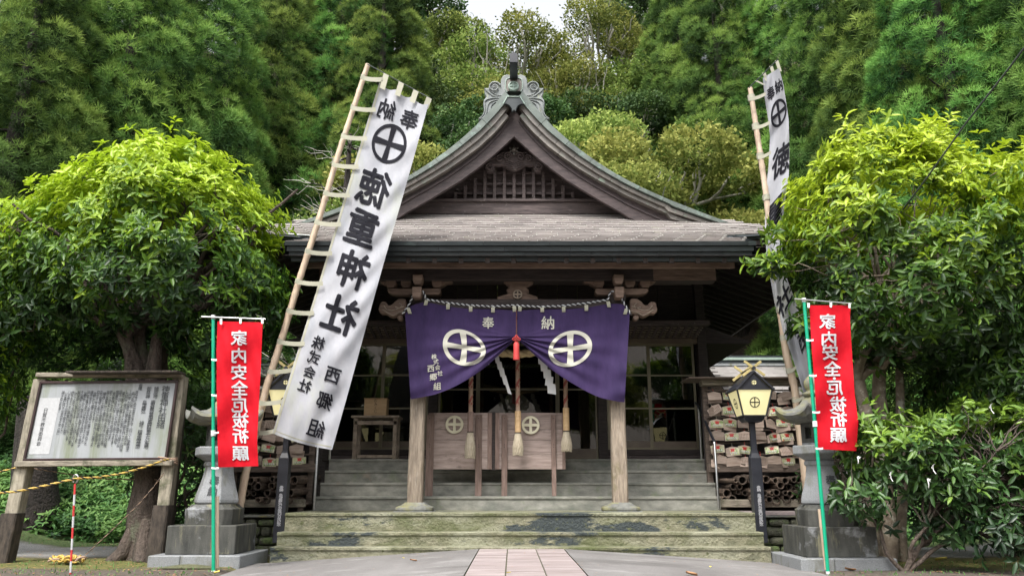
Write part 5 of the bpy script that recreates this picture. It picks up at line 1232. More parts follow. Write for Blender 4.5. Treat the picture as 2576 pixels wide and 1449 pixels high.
# ================================================================== EMA RACKS
def rack(side, X0, X1, n_ema, seed):
    rnd = random.Random(seed); YE = 15.0
    w = 'right' if side > 0 else 'left'
    rk = thing('ema_rack', 'dark timber rack of prayer plaques at the %s side of the hall' % w, 'rack', ((X0+X1)/2, YE, .436), 'plaque racks')
    zt = 2.93; zl = 1.28
    MB().box(X0-.05, X1+.02, YE-.1, YE+.12, zt-.1, zt).build('head_beam', M['wood_greyx'], rk, bevel=.01)
    MB().box(X0-.35, X1+.35, YE-.3, YE+.4, zt+.002, zt+.03).build('roof_board', M['wood_rack'], rk, bevel=.005)
    for x in (X0+.06, (X0+X1)/2, X1-.12): MB().box(x-.055, x+.055, YE+.1, YE+.2, .437, zt-.1).build('rack_post', M['wood_rack'], rk, bevel=.008)
    MB().box(X0, X1, YE-.04, YE-.0, zl-.09, zl+.07).build('rack_board', M['wood_rack'], rk, bevel=.008)
    MB().box(X0, X1, YE-.35, YE+.5, .60, .635).build('shelf', M['wood_rack'], rk, bevel=.005)
    MB().box(X0+.05, X1-.05, YE-.38, YE-.352, .56, .70).build('shelf_rail', M['wood_greyx'], rk, bevel=.008)
    for x in (X0+.15, X1-.15): MB().box(x-.05, x+.05, YE-.34, YE-.24, .437, .598).build('shelf_leg', M['wood_rack'], rk)
    rows = (2.62, 2.36, 2.10, 1.86, 1.61, 1.40)
    for r in rows: MB().box(X0+.05, X1-.05, YE+.05, YE+.08, r+.11, r+.14).build('hanging_rail', M['wood_rack'], rk)
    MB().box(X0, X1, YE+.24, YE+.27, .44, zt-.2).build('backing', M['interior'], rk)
    # plaques
    def plaque(): 
        m = MB(); m.prism([(-.125,-.08),(.125,-.08),(.125,.055),(.0,.085),(-.125,.055)], -.006, .006); return m
    boards = [plaque().mesh('ema_plaque', M['ema_wood']), plaque().mesh('ema_plaque', M['ema_dark'])]
    pic = MB(); pic.add([(-.118,-.0075,-.073),(.118,-.0075,-.073),(.118,-.0075,.05),(-.118,-.0075,.05)], [(0,1,2,3)])
    pic.box(-.03,.035,-.010,-.0076,-.01,.045,1); pic.box(-.05,.055,-.0105,-.0076,.03,.04,1)
    for k in range(5): pic.lathe((-.07+.034*k,-.010,-.055), [(.001,0),(.012,.004),(.010,.03),(.001,.036)], 6, 2)
    picm = pic.mesh('picture', [M['ema_pic'], M['red_paint'], M['paper']])
    wr_ = MB()
    for k in range(7):
        x = .085-.028*k; z = .035
        while z > -.06:
            h = rnd.uniform(.006,.014); wr_.add([(x-.005,-.0072,z-h),(x+.005,-.0072,z-h),(x+.004,-.0072,z),(x-.004,-.0072,z)], [(0,1,2,3)]); z -= h+.006
    wrm = wr_.mesh('brush_marks', M['wood_batten'])
    for r, z in enumerate(rows):
        nx_ = 8; xs_ = []; x = X0+.2
        c_ = 0
        while x < X1-.12:
            if rnd.random() < .93:
                kind = 'pic' if rnd.random() < .36 else 'plain'
                for layer in range(rnd.choice((1, 2, 2))):
                    dz = rnd.uniform(-.03,.03)-.05*layer; tilt = rnd.gauss(0, .09 if r not in (1,3) else .24)
                    last = layer == 0
                    Mx = Matrix.Translation((x+rnd.uniform(-.02,.02), YE-.03+.03*layer-.02*rnd.random(), z+dz)) @ Matrix.Rotation(tilt, 4, 'Y') @ Matrix.Rotation(rnd.uniform(-.32,.05), 4, 'X') @ Matrix.Rotation(rnd.gauss(0,.28), 4, 'Z') @ Matrix.Scale(rnd.uniform(1.0,1.16), 4)
                    o = bpy.data.objects.new('ema_plaque', boards[rnd.random() < .35]); col.objects.link(o); OFF[o] = Vector((0,0,0)); o.matrix_basis = Mx
                    if layer == 0: c_ += 1
                    what = ('colour printed plaque' if kind == 'pic' else 'plain wooden plaque')
                    tag(o, ('%s, %s in %s row of %s rack' if layer == 0 else '%s, behind the %s in %s row of %s rack') % (what, ORD[min(c_-1,19)], ORD[r], w), 'plaque', group='prayer plaques on the racks')
                    me2 = picm if kind == 'pic' else (wrm if rnd.random() < .6 else None)
                    if me2 and layer == 0:
                        ch = bpy.data.objects.new(me2.name.split('.')[0], me2); col.objects.link(ch); ch.parent = o; OFF[ch] = Vector((0,0,0))
                    if layer == 0:
                        s = MB().tube([(0,0,.075),(rnd.uniform(-.01,.01),.03,.15)], .004, 4); so_ = s.build('string', M['red_silk'] if rnd.random()<.5 else M['strap']); so_.parent = o; 
            x += rnd.uniform(.235, .29)
    # bamboo culms lying on the shelf
    k = 0
    for lay in range(4):
        x = X0+.2+.06*lay; nk = 0
        while x < X1-.18:
            r_ = rnd.uniform(.04, .085)
            if rnd.random() < .88:
                zc = .70+lay*.115+rnd.uniform(-.02,.02); yf = YE-.42+rnd.uniform(-.14,.16); xr2 = x+rnd.uniform(-.03,.03); sk = rnd.uniform(-.12,.25)*side
                m = MB(); n = 10; a = Vector((xr2, yf, zc)); b = Vector((xr2-sk, yf+1.1, zc+rnd.uniform(-.03,.05)))
                d = (b-a).normalized(); e1 = d.cross(Vector((0,0,1))).normalized(); e2_ = e1.cross(d)
                ring = lambda p, rr: [p+(e1*math.cos(t)+e2_*math.sin(t))*rr for t in [2*math.pi*j/n for j in range(n)]]
                m.rings([ring(a+d*.12, r_*.76), ring(a, r_*.78), ring(a, r_), ring(a+d*.35, r_*.98), ring(a+d*.37, r_*1.07), ring(a+d*.39, r_), ring(b, r_)], smooth=False)
                m.add(ring(a+d*.12, r_*.76), [tuple(range(n-1,-1,-1))], 1)
                o = m.build('bamboo_culm', [M['bamboo_old'], M['bamboo_hole']]); k += 1
                nk += 1; tag(o, 'cut bamboo culm, %s in the %s layer under %s rack' % (ORD[nk-1], ('bottom','second','third','top')[lay], w), 'bamboo', 'cut bamboo on the rack shelves')
            x += r_*2+.02
    return rk
rack(1, 3.72, 5.62, 45, 3); rack(-1, -5.35, -3.72, 40, 9)
# shingled roofs behind the racks
for side, X0, X1, lab in ((1, 6.75, 12.4, 'right'), (-1, -12.0, -6.6, 'left')):
    sr_ = thing('shed', 'low shed with a pale shingled roof behind the %s plaque rack' % lab, 'shed', ((X0+X1)/2, 25, -.2))
    e = P(0, 992, 24.2).z; rz = P(0, 922, 26.4).z
    nrow = 15
    pl = MB(); pl.box(-.2,.2,0,.21,0,.014); pm = pl.mesh('roof_shingle', M['shingle_pale'])
    ang = math.atan2(rz-e, 2.2); cnt = 0
    MB().bar((( X0+X1)/2, 24.2, e-.02), ((X0+X1)/2, 26.4, rz-.02), X1-X0, .03).build('roof_deck', M['wood_dark'], sr_)
    for r in range(nrow):
        x = X0+.2+(r % 2)*.2
        while x < X1-.1:
            if cnt < 300:
                q = Vector((x, 24.2+2.2*r/nrow, e+(rz-e)*r/nrow)); inst('roof_shingle', pm, sr_, Matrix.Translation(q) @ Matrix.Rotation(ang+.05, 4, 'X')); cnt += 1
            x += .404
    for k, (dz, dy, mm) in enumerate(((.02,0,'granite'),(.10,.05,'copper_dark'),(.18,.0,'copper_light'),(.24,.06,'copper_dark'))):
        MB().box(X0-.1, X1+.1, 26.3+dy, 26.6-dy*.3, rz+dz*1.3-.02, rz+dz*1.3+.07).build('ridge_board', M[mm], sr_, bevel=.006)
    MB().box(X0+.2, X1-.2, 24.9, 25.0, -.3, e+.3).build('wall', M['wood_rack'], sr_)
    MB().box(X0+.2, X1-.2, 24.1, 24.2, e-.12, e).build('eave_fascia', M['wood_rack'], sr_)
tag(MB().box(3.8, 5.6, 13.99, 14.6, .437, .50).build('kerb_stone', M['pink_stone'], bevel=.01), 'pinkish flat kerb stone lying under the right plaque rack', 'kerb stone')
nt = thing('paper_notice', 'small white paper notice with black figures behind the right stone lantern', 'notice', P(2120,1190,13.4))
m = MB(); a = P(2107,1147,13.4); b = P(2132,1192,13.4); m.box(a.x, b.x, 13.4, 13.41, b.z, a.z); m.build('sheet', M['paper'], nt)
t = MB()
for i, s_ in enumerate((.5,.25,.75)):
    c = P(2108+24*s_, 1160+10*i, 13.39); t.lathe((c.x, 13.392, c.z-.02), [(.001,0),(.03,.01),(.035,.03),(.001,.05)], 8)
t.build('printed_figure', M['ink'], nt); MB().box((a.x+b.x)/2-.02,(a.x+b.x)/2+.02,13.412,13.45,-.2,a.z).build('stick', M['wood_rack'], nt)
# guy cable
tag(MB().tube([P(2600,90,8.4), P(2540,170,8.8), P(2430,310,9.6), P(2330,450,10.4), P(2262,540,11.2)], .012, 6).build('guy_cable', M['cable']), 'dark steel cable running down from the upper right corner into the leafy tree', 'cable')
# ================================================================== VEGETATION
def rotmats(n, up_bias=.0, axis=None):
    a = rng.uniform(0, 2*np.pi, n); return a
def frames(D):          # orthonormal frames with local +Z along D (n,3)
    D = D/np.linalg.norm(D, axis=1, keepdims=True)
    r = rng.normal(size=D.shape); X = np.cross(D, r); X /= np.linalg.norm(X, axis=1, keepdims=True)+1e-9
    Y = np.cross(D, X); return X, Y, D
def place(T, pos, X, Y, Z, scale):       # template (k,3) -> (n*k,3)
    s = np.asarray(scale)[:, None, None]
    V = (T[None,:,0,None]*X[:,None,:] + T[None,:,1,None]*Y[:,None,:] + T[None,:,2,None]*Z[:,None,:])*s + pos[:,None,:]
    return V.reshape(-1, 3)
def faces_rep(Fa, n, k): return (Fa[None]+(np.arange(n)*k)[:,None,None]).reshape(-1, Fa.shape[1])
# one leaf: pointed, folded along its midrib, lying along +Z (outward) in local X
def leaf_T(L=1., W=.36, fold=.1, droop=.12):
    return np.array([(0,0,0),(W*.42,fold,.33),(0,-.0,.38),(-W*.42,fold,.33),(W*.36,fold-.02-droop*.4,.7),(0,-droop*.5,.72),(-W*.36,fold-.02-droop*.4,.7),(0,-droop,1.0)], float)*L
leaf_F = np.array([(0,1,2,2),(0,2,3,3),(1,4,5,2),(2,5,6,3),(4,7,5,5),(5,7,6,6)])
leaf_tri = np.array([(0,1,2),(0,2,3),(1,4,5),(1,5,2),(2,5,6),(2,6,3),(4,7,5),(5,7,6)])
def leafy(points, outd, n_leaf, L, tint, spread=1.0, upb=.35, jit=.25):
    """whorls of leaves at points (n,3) pointing outwards; returns V, F, tint"""
    n = len(points); T = leaf_T(); k = len(T)
    base = outd/np.linalg.norm(outd, axis=1, keepdims=True)+np.array([0,0,upb]); base /= np.linalg.norm(base, axis=1, keepdims=True)
    X, Y, Z = frames(base); Vs = []; Ts = []; 
    for j in range(n_leaf):
        a = 2*np.pi*j/n_leaf+rng.uniform(-.4,.4,n); el = rng.uniform(.05,.75,n)*spread
        d = (X*np.cos(a)[:,None]+Y*np.sin(a)[:,None])*1.0+Z*el[:,None]; d[:,2] += rng.uniform(-jit, jit*.6, n); d /= np.linalg.norm(d, axis=1, keepdims=True)
        up = Z-d*np.sum(Z*d, axis=1, keepdims=True); up /= np.linalg.norm(up, axis=1, keepdims=True)+1e-9; sx = np.cross(up, d)
        tw = rng.uniform(-.5,.5,n)[:,None]; sx2 = sx*np.cos(tw)+up*np.sin(tw); up2 = up*np.cos(tw)-sx*np.sin(tw)
        sc_ = L*rng.uniform(.65,1.2,n)
        Vs.append(place(T, points+rng.normal(0, L*.12, (n,3)), sx2, up2, d, sc_)); Ts.append(np.repeat(np.clip(tint+rng.normal(0,.07,n),0,1), k))
    V = np.concatenate(Vs); tt = np.concatenate(Ts); Fa = faces_rep(leaf_tri, n*n_leaf, k); return V, Fa, tt
def limb(mb, p0, p1, r0, r1, n=6, wob=.08, seg=7, mi=0):
    p0 = Vector(p0); p1 = Vector(p1); pts = []; L = (p1-p0).length; o = random.uniform(0,50)
    for i in range(seg+1):
        t = i/seg; q = p0.lerp(p1, t); k = math.sin(math.pi*t)*L*wob
        q += Vector((mnoise.noise(Vector((t*2.2+o,0,0))), mnoise.noise(Vector((0,t*2.2+o,0))), mnoise.noise(Vector((0,0,t*2.2+o)))))*k*2.2; pts.append(q)
    mb.tube(pts, [r0+(r1-r0)*i/seg for i in range(seg+1)], n, mi); return pts
def crown_pts(n, blobs, shell=.62, low=-.9):
    """points and outward directions in a union of ellipsoids (cx,cy,cz,rx,ry,rz)"""
    B = np.array(blobs, float); w = (B[:,3]*B[:,4]*B[:,5])**.67; pick = rng.choice(len(B), n*3, p=w/w.sum()); b = B[pick]
    d = rng.normal(size=(n*3,3)); d /= np.linalg.norm(d, axis=1, keepdims=True)
    r = np.where(rng.random(n*3) < .72, rng.uniform(.88,1.04,n*3), rng.uniform(shell*.6,.9,n*3))
    p = b[:,:3]+d*b[:,3:]*r[:,None]
    # drop points deep inside another blob
    q = ((p[:,None,:]-B[None,:,:3])/B[None,:,3:]); dd = np.linalg.norm(q, axis=2); ins = (dd < .72).sum(1)
    ok = (ins - (np.linalg.norm((p-b[:,:3])/b[:,3:], axis=1) < .72)) == 0
    p, d, b = p[ok][:n], (d*b[:,3:])[ok][:n], b[ok][:n]
    return p, d
def foreground_tree(name, lab, cat, base, blobs, n, nleaf, L, mkey, trunk, tipz, bark, nparts=300, dark=0., twigs=240, front=None):
    tr = thing(name, lab, cat, base)
    mini = []
    for _ in range(len(blobs)*4):
        q = blobs[rng.integers(min(7, len(blobs)))]; a = rng.uniform(0, 6.28); e_ = rng.uniform(-.25, 1.2); r_ = rng.uniform(.16,.30)*q[3]+.08
        if q[0] > 0 and q[0]+q[3]*.95*math.cos(a)*math.cos(e_)-r_ < 4.75: continue
        mini.append((q[0]+q[3]*.95*math.cos(a)*math.cos(e_), q[1]+q[4]*.9*math.sin(a)*math.cos(e_), q[2]+q[5]*.95*math.sin(e_), r_, r_, r_*.8))
    P_, D_ = crown_pts(n, list(blobs)+mini)
    # bumpy outline with holes
    nn = np.array([mnoise.noise(Vector(p*1.1)) for p in P_]); n2 = np.array([mnoise.noise(Vector(p*2.6+7)) for p in P_])
    keep = (nn+.9*n2 > -.16); P_, D_, nn = P_[keep], D_[keep], nn[keep]
    c = np.mean(np.array(blobs)[:, :3], axis=0); P_ = P_+(P_-c)*((nn*.16+n2[keep]*.10)[:,None])
    sp = rng.random(len(P_)) < .09; P_[sp] += (P_[sp]-c)/np.linalg.norm(P_[sp]-c,axis=1,keepdims=True)*rng.uniform(.08,.34,int(sp.sum()))[:,None]+np.array([0,0,.06])
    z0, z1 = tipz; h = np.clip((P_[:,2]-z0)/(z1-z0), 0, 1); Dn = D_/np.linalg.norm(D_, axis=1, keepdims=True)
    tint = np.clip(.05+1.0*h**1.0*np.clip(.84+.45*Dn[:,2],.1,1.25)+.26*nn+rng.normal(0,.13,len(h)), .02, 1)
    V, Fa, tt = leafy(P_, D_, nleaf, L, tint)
    if front is None: front = lambda p: -p[:,1]
    # leaves nearest the camera become separate parts
    nl = len(P_)*nleaf; k = 8; cent = V.reshape(nl, k, 3).mean(1); score = front(cent)
    idx = np.argsort(-score)[:nparts*6]; idx = rng.choice(idx, min(nparts, len(idx)), replace=False)
    me0 = None; Vr = V.reshape(nl, k, 3); Tr = tt.reshape(nl, k)
    mask = np.ones(nl, bool); mask[idx] = False
    off = np.array(OFF[tr])
    for t in range(4):
        pass
    protos = [npmesh('leaf', leaf_T()*1.0, leaf_tri, M[mkey], np.full(8, tv)) for tv in (.1,.3,.5,.7,.9)]
    for i in idx:
        q = Vr[i]; Z = q[7]-q[0]; s = np.linalg.norm(Z)/np.linalg.norm([0,-.12,1.0])
        # recover the frame from the placed leaf
        Xv = (q[1]-q[3]); Xv /= np.linalg.norm(Xv); mid = q[2]-q[0]; Zv = mid/np.linalg.norm(mid); Yv = np.cross(Zv, Xv)
        Mx = Matrix(((Xv[0]*s,Yv[0]*s,Zv[0]*s,q[0][0]-off[0]),(Xv[1]*s,Yv[1]*s,Zv[1]*s,q[0][1]-off[1]),(Xv[2]*s,Yv[2]*s,Zv[2]*s,q[0][2]-off[2]),(0,0,0,1)))
        o = bpy.data.objects.new('leaf', protos[min(4, int(Tr[i][0]*5))]); link(o, tr); o.matrix_basis = Mx
    V2 = Vr[mask].reshape(-1,3)-off; F2 = faces_rep(leaf_tri, int(mask.sum()), k)
    o = bpy.data.objects.new('crown', npmesh('crown', V2, F2, M[mkey], Tr[mask].ravel())); link(o, tr); o['kind'] = 'stuff'
    # trunk, limbs, twigs
    mb = MB(); ends = trunk(mb); mb.build('trunk', bark, tr)
    tw = MB(); pk = rng.choice(len(P_), min(twigs, len(P_)), replace=False)
    for i in pk:
        p = Vector(P_[i]); e = min(ends, key=lambda q: (q-p).length+random.uniform(0,.5))
        if (p-e).length > 1.2: e = p+(e-p)*.15
        limb(tw, e, p, min(.022,.010+.004*(p-e).length), .004, 4, .10, 5)
    tw.build('branches', bark, tr, kind='stuff')
    return tr
# left tree
def trunkL(mb):
    b = P(362,1412,12.9); b.z = -.2; f1 = P(372,1180,12.9); f2 = P(368,980,12.9); ends = []
    limb(mb, b+Vector((0,0,-.1)), f1, .30, .20, 10, .02); mb.tube([f1, f1.lerp(f2,.5), f2], [.20,.18,.17], 10)
    for k in range(5):
        a = 2*math.pi*k/5; mb.tube([b+Vector((math.cos(a)*.5, math.sin(a)*.5, -.05)), b+Vector((math.cos(a)*.3, math.sin(a)*.3, .12)), b+Vector((math.cos(a)*.15, math.sin(a)*.15, .6))], [.1,.14,.12], 6)
    for (x, y, dy, r) in ((318,850,-.3,.15),(345,820,.3,.13),(400,830,-.2,.16),(430,860,.4,.12),(375,760,.0,.12),(280,760,-.6,.1),(460,740,.2,.1)):
        e = P(x, y, 12.9+dy); limb(mb, f2+Vector((random.uniform(-.1,.1),0,-.2)), e, r, r*.6, 7, .06)
        for _ in range(5):
            e2 = e+Vector((random.uniform(-1.3,1.3)+(x-370)*.008, random.uniform(-.9,.9), random.uniform(.5,2.2))); pts = limb(mb, e, e2, r*.5, .02, 6, .12); ends += pts[2:]
    return ends
blL = [(-6.3,13,5.1,1.9,1.5,1.6),(-6.9,12.9,4.65,1.9,1.5,1.4),(-5.6,12.8,4.75,1.4,1.5,1.45),(-6.0,12.6,4.25,2.0,1.3,.9),(-7.9,13,3.9,1.3,1.2,1.0),(-5.0,12.9,3.95,1.0,1.1,1.05),(-6.2,12.8,5.95,1.0,1.0,.75)]
foreground_tree('broadleaf_tree', 'round bushy tree with lime green new leaves behind the notice board', 'tree', (P(362,1412,12.9).x, 12.9, -.2), blL, 6800, 6, .172, 'l_bush', trunkL, (3.2,6.5), M['bark'])
def trunkR(mb):
    ends = []
    for (xb, yb_, xm, ym, r, Y) in ((2186,1260,2160,960,.10,12.2),(2216,1250,2212,930,.11,12.4),(2250,1240,2262,930,.07,12.6)):
        b = P(xb, yb_, Y); b.z = -.2; m_ = P(xm, ym, Y); limb(mb, b, m_, r*1.2, r*.9, 9, .04)
        for dx, dyy in ((-10,-130),(30,-160),(110,-120),(60,-90)):
            e = P(xm+dx, ym+dyy, Y+random.uniform(-.5,.5)); limb(mb, m_, e, r*.7, r*.4, 7, .08)
            for _ in range(3):
                e2 = e+Vector((random.uniform(-1.1,1.1)+dx*.006, random.uniform(-.9,.9), random.uniform(.4,1.9))); e2.x = max(e2.x, 5.1); pts = limb(mb, e, e2, r*.35, .018, 5, .12); ends += pts[2:]
    return ends
blR = [(6.5,12.2,4.9,1.9,1.5,1.55),(6.05,12.0,4.5,1.4,1.3,1.6),(7.3,12.2,4.6,2.0,1.5,1.75),(6.6,12.0,3.8,1.7,1.3,1.0),(5.45,11.95,3.85,.7,.9,.9),(8.3,12.4,3.8,1.6,1.4,1.6),(6.3,12.1,5.75,1.0,1.0,.7),(8.2,12.3,2.6,1.5,1.2,1.0),(4.85,12.0,4.4,.35,.4,.3),(4.85,12.1,3.5,.3,.4,.2)]+[(4.15,11.9,4.32,.28,.25,.12)]*3+[(4.2,11.9,4.95,.2,.25,.12)]*2
foreground_tree('broadleaf_tree', 'large rounded tree with lime green new leaves behind the right red flag', 'tree', (P(2200,1260,12.3).x, 12.3, -.2), blR, 7400, 6, .178, 'l_bush', trunkR, (3.0,6.4), M['bark_pale'])
def trunkS(mb):
    b = Vector((5.28, 11.0, -.22)); ends = []
    for a, l, h in ((.0,1.5,.9),(.5,1.2,1.2),(-.6,.7,1.1),(1.0,1.9,.7),(2.6,.6,1.0),(-.2,1.0,1.4)):
        e = b+Vector((math.cos(a)*l, math.sin(a)*l*.5, h)); pts = limb(mb, b, e, .034, .011, 6, .1); ends += pts[2:]
        for _ in range(3): ends += limb(mb, pts[4], e+Vector((random.uniform(-.5,.5), random.uniform(-.4,.4), random.uniform(-.1,.5))), .022, .007, 5, .1)[3:]
    return ends
blS = [(5.5,11.1,1.15,.55,.5,.4),(6.1,11.0,.75,.6,.5,.35),(6.9,11.1,.85,.7,.6,.45),(5.45,11.0,1.4,.45,.5,.25),(6.2,11.3,1.3,.8,.6,.45),(7.2,11.3,1.5,.9,.7,.5),(7.5,10.9,.4,.5,.5,.3),(4.85,10.9,.75,.35,.3,.18),(5.3,10.9,.45,.3,.3,.2),(6.5,10.8,.35,.5,.4,.25),(7.1,10.9,.3,.6,.4,.3),(5.9,10.8,.5,.4,.35,.22),(6.4,11.1,1.6,.6,.5,.3)]
foreground_tree('evergreen_shrub', 'low spreading shrub with glossy leaves and tied paper slips, right of stone lantern', 'shrub', (5.28, 11.0, -.22), blS, 1750, 6, .175, 'l_shrub', trunkS, (.2,2.3), M['bark'], 250, twigs=260)
for i, (x, y, w) in enumerate(((2310,1135,'highest of the three slips close together'),(2158,1148,'leftmost one, near the stone lantern'),(2345,1172,'rightmost of the three slips close together'),(2334,1204,'lowest of the three slips close together'),(2238,1190,'single one left of those three'),(2490,1020,'highest one, near the right edge'))):
    q = P(x, y, 10.35); m = MB(); r = random.uniform(-.6,.6); a = random.uniform(.07,.13); b = random.uniform(.03,.05)
    for dx_, dz_, L_ in ((r*.4, -1, a), (-r*.9+.2, -.8, b), (.9, .2+r, .04)):
        d = Vector((dx_, -.2, dz_)).normalized(); sd = d.cross(Vector((0,1,.2))).normalized()*.007
        m.grid(lambda u, v: q+d*L_*v+sd*(2*u-1)*(1-.3*v)+Vector((0,-.012*math.sin(v*5+r*4),.006*math.sin(v*9))), 1, 4)
    tag(m.build('paper_slip', M['paper']), 'white paper slip tied to the low glossy shrub, '+w, 'paper slip', 'paper slips on the shrub')
# dark shrubs and undergrowth
def simple_bush(name, lab, blobs, n, nleaf, L, mkey, tz, group=None, bias=0.):
    c = np.mean(np.array(blobs)[:, :3], axis=0); tr = thing(name, lab, 'shrub', (float(c[0]), float(c[1]), -.2), group)
    P_, D_ = crown_pts(n, blobs); nn = np.array([mnoise.noise(Vector(p*1.5)) for p in P_]); P_, D_ = P_[nn > -.35], D_[nn > -.35]
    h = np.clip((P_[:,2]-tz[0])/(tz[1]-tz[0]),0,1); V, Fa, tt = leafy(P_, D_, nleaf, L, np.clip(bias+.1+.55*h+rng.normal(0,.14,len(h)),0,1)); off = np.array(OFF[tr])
    o = bpy.data.objects.new('foliage', npmesh('foliage', V-off, Fa, M[mkey], tt)); link(o, tr); o['kind'] = 'stuff'
    mb = MB()
    for k in range(7):
        e = P_[rng.integers(len(P_))]; limb(mb, (c[0]+random.uniform(-.2,.2), c[1], -.25), tuple(e), .05, .012, 5, .1)
    mb.build('stems', M['bark'], tr)
    return tr
simple_bush('evergreen_shrub', 'tall dark evergreen bush at the right picture edge behind the low glossy shrub', [(8.2,13.5,1.8,1.4,1,1.4),(9.6,13.6,2.4,1.5,1.1,1.9),(7.4,14.2,1.2,1.0,.8,1.0),(9,13,.7,1.5,.8,.8),(7.6,13.4,2.4,1.0,.8,.9)], 3200, 5, .15, 'l_shrub', (-.5,3.6))
simple_bush('evergreen_shrub', 'dark bush filling the shade left of the left stone lantern behind the board post', [(-6.1,14.6,1.0,.9,.6,1.1),(-5.9,14.4,1.8,.6,.6,.9),(-7.2,15.2,3.0,1.0,.8,.9)], 1200, 5, .13, 'l_shrub', (-.5,7))
simple_bush('evergreen_shrub', 'pale leaved bush at the left picture edge beside the notice board', [(-9.6,13.3,3.3,1.3,.9,.9),(-9.3,13.2,2.4,.9,.7,.45),(-10,13.5,4.3,1.4,1,.8)], 1500, 5, .15, 'l_bush', (1.6,7.5), bias=.12)
simple_bush('evergreen_shrub', 'thin green shrub growing between the right stone lantern and the shed', [(5.35,13.9,1.0,.35,.3,.9),(6.6,15.5,1.6,.8,.6,1.4)], 420, 5, .13, 'l_shrub', (-.5,6))
# undergrowth bank left and right
def bank(name, lab, x0, x1, y0, y1, n, L, z0, z1):
    px = rng.uniform(x0, x1, n); t = rng.random(n); py = y0+(y1-y0)*t; pz2 = np.array([gz(a, b) for a, b in zip(px, py)])+z0+(z1-z0)*t+rng.uniform(-.05,.35,n)
    pts = np.stack([px,py,pz2],1); nn = np.array([mnoise.noise(Vector(p*.9)) for p in pts]); d = np.tile([0,-.7,1.],(n,1))+rng.normal(0,.4,(n,3))
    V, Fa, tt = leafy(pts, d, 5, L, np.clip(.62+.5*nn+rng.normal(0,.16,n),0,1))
    o = bpy.data.objects.new(name, npmesh(name, V, Fa, M['l_ground'], tt)); link(o); tag(o, lab, 'undergrowth', kind='stuff')
bank('undergrowth', 'low green leafy undergrowth behind the notice board and left trees', -14, -5.0, 16.8, 20.0, 5200, .17, 0, 1.3)
bank('undergrowth', 'leafy undergrowth in the shade behind the right trees', 6.6, 15, 17.5, 21.5, 3000, .17, 0, .8)
# ---- cedar tree prototypes
spk = []; spf = []
NS = 12
for k in range(NS):
    ph = 2*math.pi*k*.618; el = math.acos(1-.72*(k+.5)/NS); d = np.array([math.sin(el)*math.cos(ph), math.sin(el)*math.sin(ph), math.cos(el)])
    s = np.cross(d, [.3,.2,.9]); s /= np.linalg.norm(s); b = len(spk); w = .05
    w = .036; spk += [d*.12+s*w, d*.12-s*w, d*.62-s*w*.8, d*1.0, d*.62+s*w*.8]; spf += [(b,b+1,b+3),(b,b+3,b+4)]
spk = np.array(spk); spf = np.array(spf)
def cedar_mesh(seed, H, Rm, base, n_lump, per):
    r0 = np.random.default_rng(seed); pos = []; dr = []; tin = []
    for i in range(n_lump):
        t = (i+r0.random())/n_lump; z = base+(H-base)*t; Rr = Rm*(1-t)**.62*(.78+.3*r0.random()); a = i*2.39996+r0.normal(0,.3)
        ls = (.6+.5*r0.random())*(1.12-.45*t); c = np.array([Rr*math.cos(a), Rr*math.sin(a), z-.25*Rr])
        m = int(per*ls*ls*1.2)+8; d = r0.normal(size=(m,3)); d /= np.linalg.norm(d, axis=1, keepdims=True)
        out = np.array([math.cos(a), math.sin(a), .35]); d = d+out*.55; d /= np.linalg.norm(d, axis=1, keepdims=True)
        p = c+d*np.array([ls*.85,ls*.85,ls])*r0.uniform(.84,1.04,(m,1)); pos.append(p); dr.append(d*.95+out*.3+np.array([0,0,.22])+r0.normal(0,.15,d.shape))
        tin.append(np.clip(.26+.42*(d[:,2]+.25)+.20*(d@out)+r0.normal(0,.08,m)+r0.normal(0,.12),0,1))  # light and shade painted into the tint: lump tops and outer sides brighter
    pos = np.concatenate(pos); dr = np.concatenate(dr); tin = np.concatenate(tin); X, Y, Z = frames(dr)
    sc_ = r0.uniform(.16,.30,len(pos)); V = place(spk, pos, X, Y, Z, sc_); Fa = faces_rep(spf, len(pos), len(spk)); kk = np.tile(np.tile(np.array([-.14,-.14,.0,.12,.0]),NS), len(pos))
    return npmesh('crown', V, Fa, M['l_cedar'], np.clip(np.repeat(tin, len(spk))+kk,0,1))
def cedar_trunk(H, r):
    mb = MB(); mb.tube([(0,0,-1.5),(0,0,.2),(.05,0,H*.4),(0,.05,H*.8),(0,0,H)], [r*1.5,r,r*.75,r*.3,.03], 9)
    for k in range(26):
        a = k*2.4; z = H*.12+H*.7*k/26; L = 2.2*(1-k/34.); mb.tube([(0,0,z),(L*.5*math.cos(a),L*.5*math.sin(a),z-.1),(L*math.cos(a),L*math.sin(a),z+.15)], [.07,.045,.015], 5)
    return mb.mesh('trunk', M['trunk_dark'])
CED = [cedar_mesh(11, 17, 2.9, 1.2, 180, 118), cedar_mesh(12, 19, 3.4, 1.8, 190, 112), cedar_mesh(13, 15, 2.5, .8, 150, 118)]
CTR = [cedar_trunk(16.5, .38), cedar_trunk(18.5, .45), cedar_trunk(14.5, .3)]
def put_tree(name, lab, cat, x, y, s, rot, crown, trunk, group, z=None):
    zz = gz(x, y) if z is None else z; t = thing(name, lab, cat, (x, y, zz), group); t.rotation_euler = (0,0,rot); t.scale = (s,s,s)
    for nm, me in (('crown', crown), ('trunk', trunk)):
        o = bpy.data.objects.new(nm, me); col.objects.link(o); o.parent = t; OFF[o] = Vector((0,0,0))
        if nm == 'crown': o['kind'] = 'stuff'
    return t
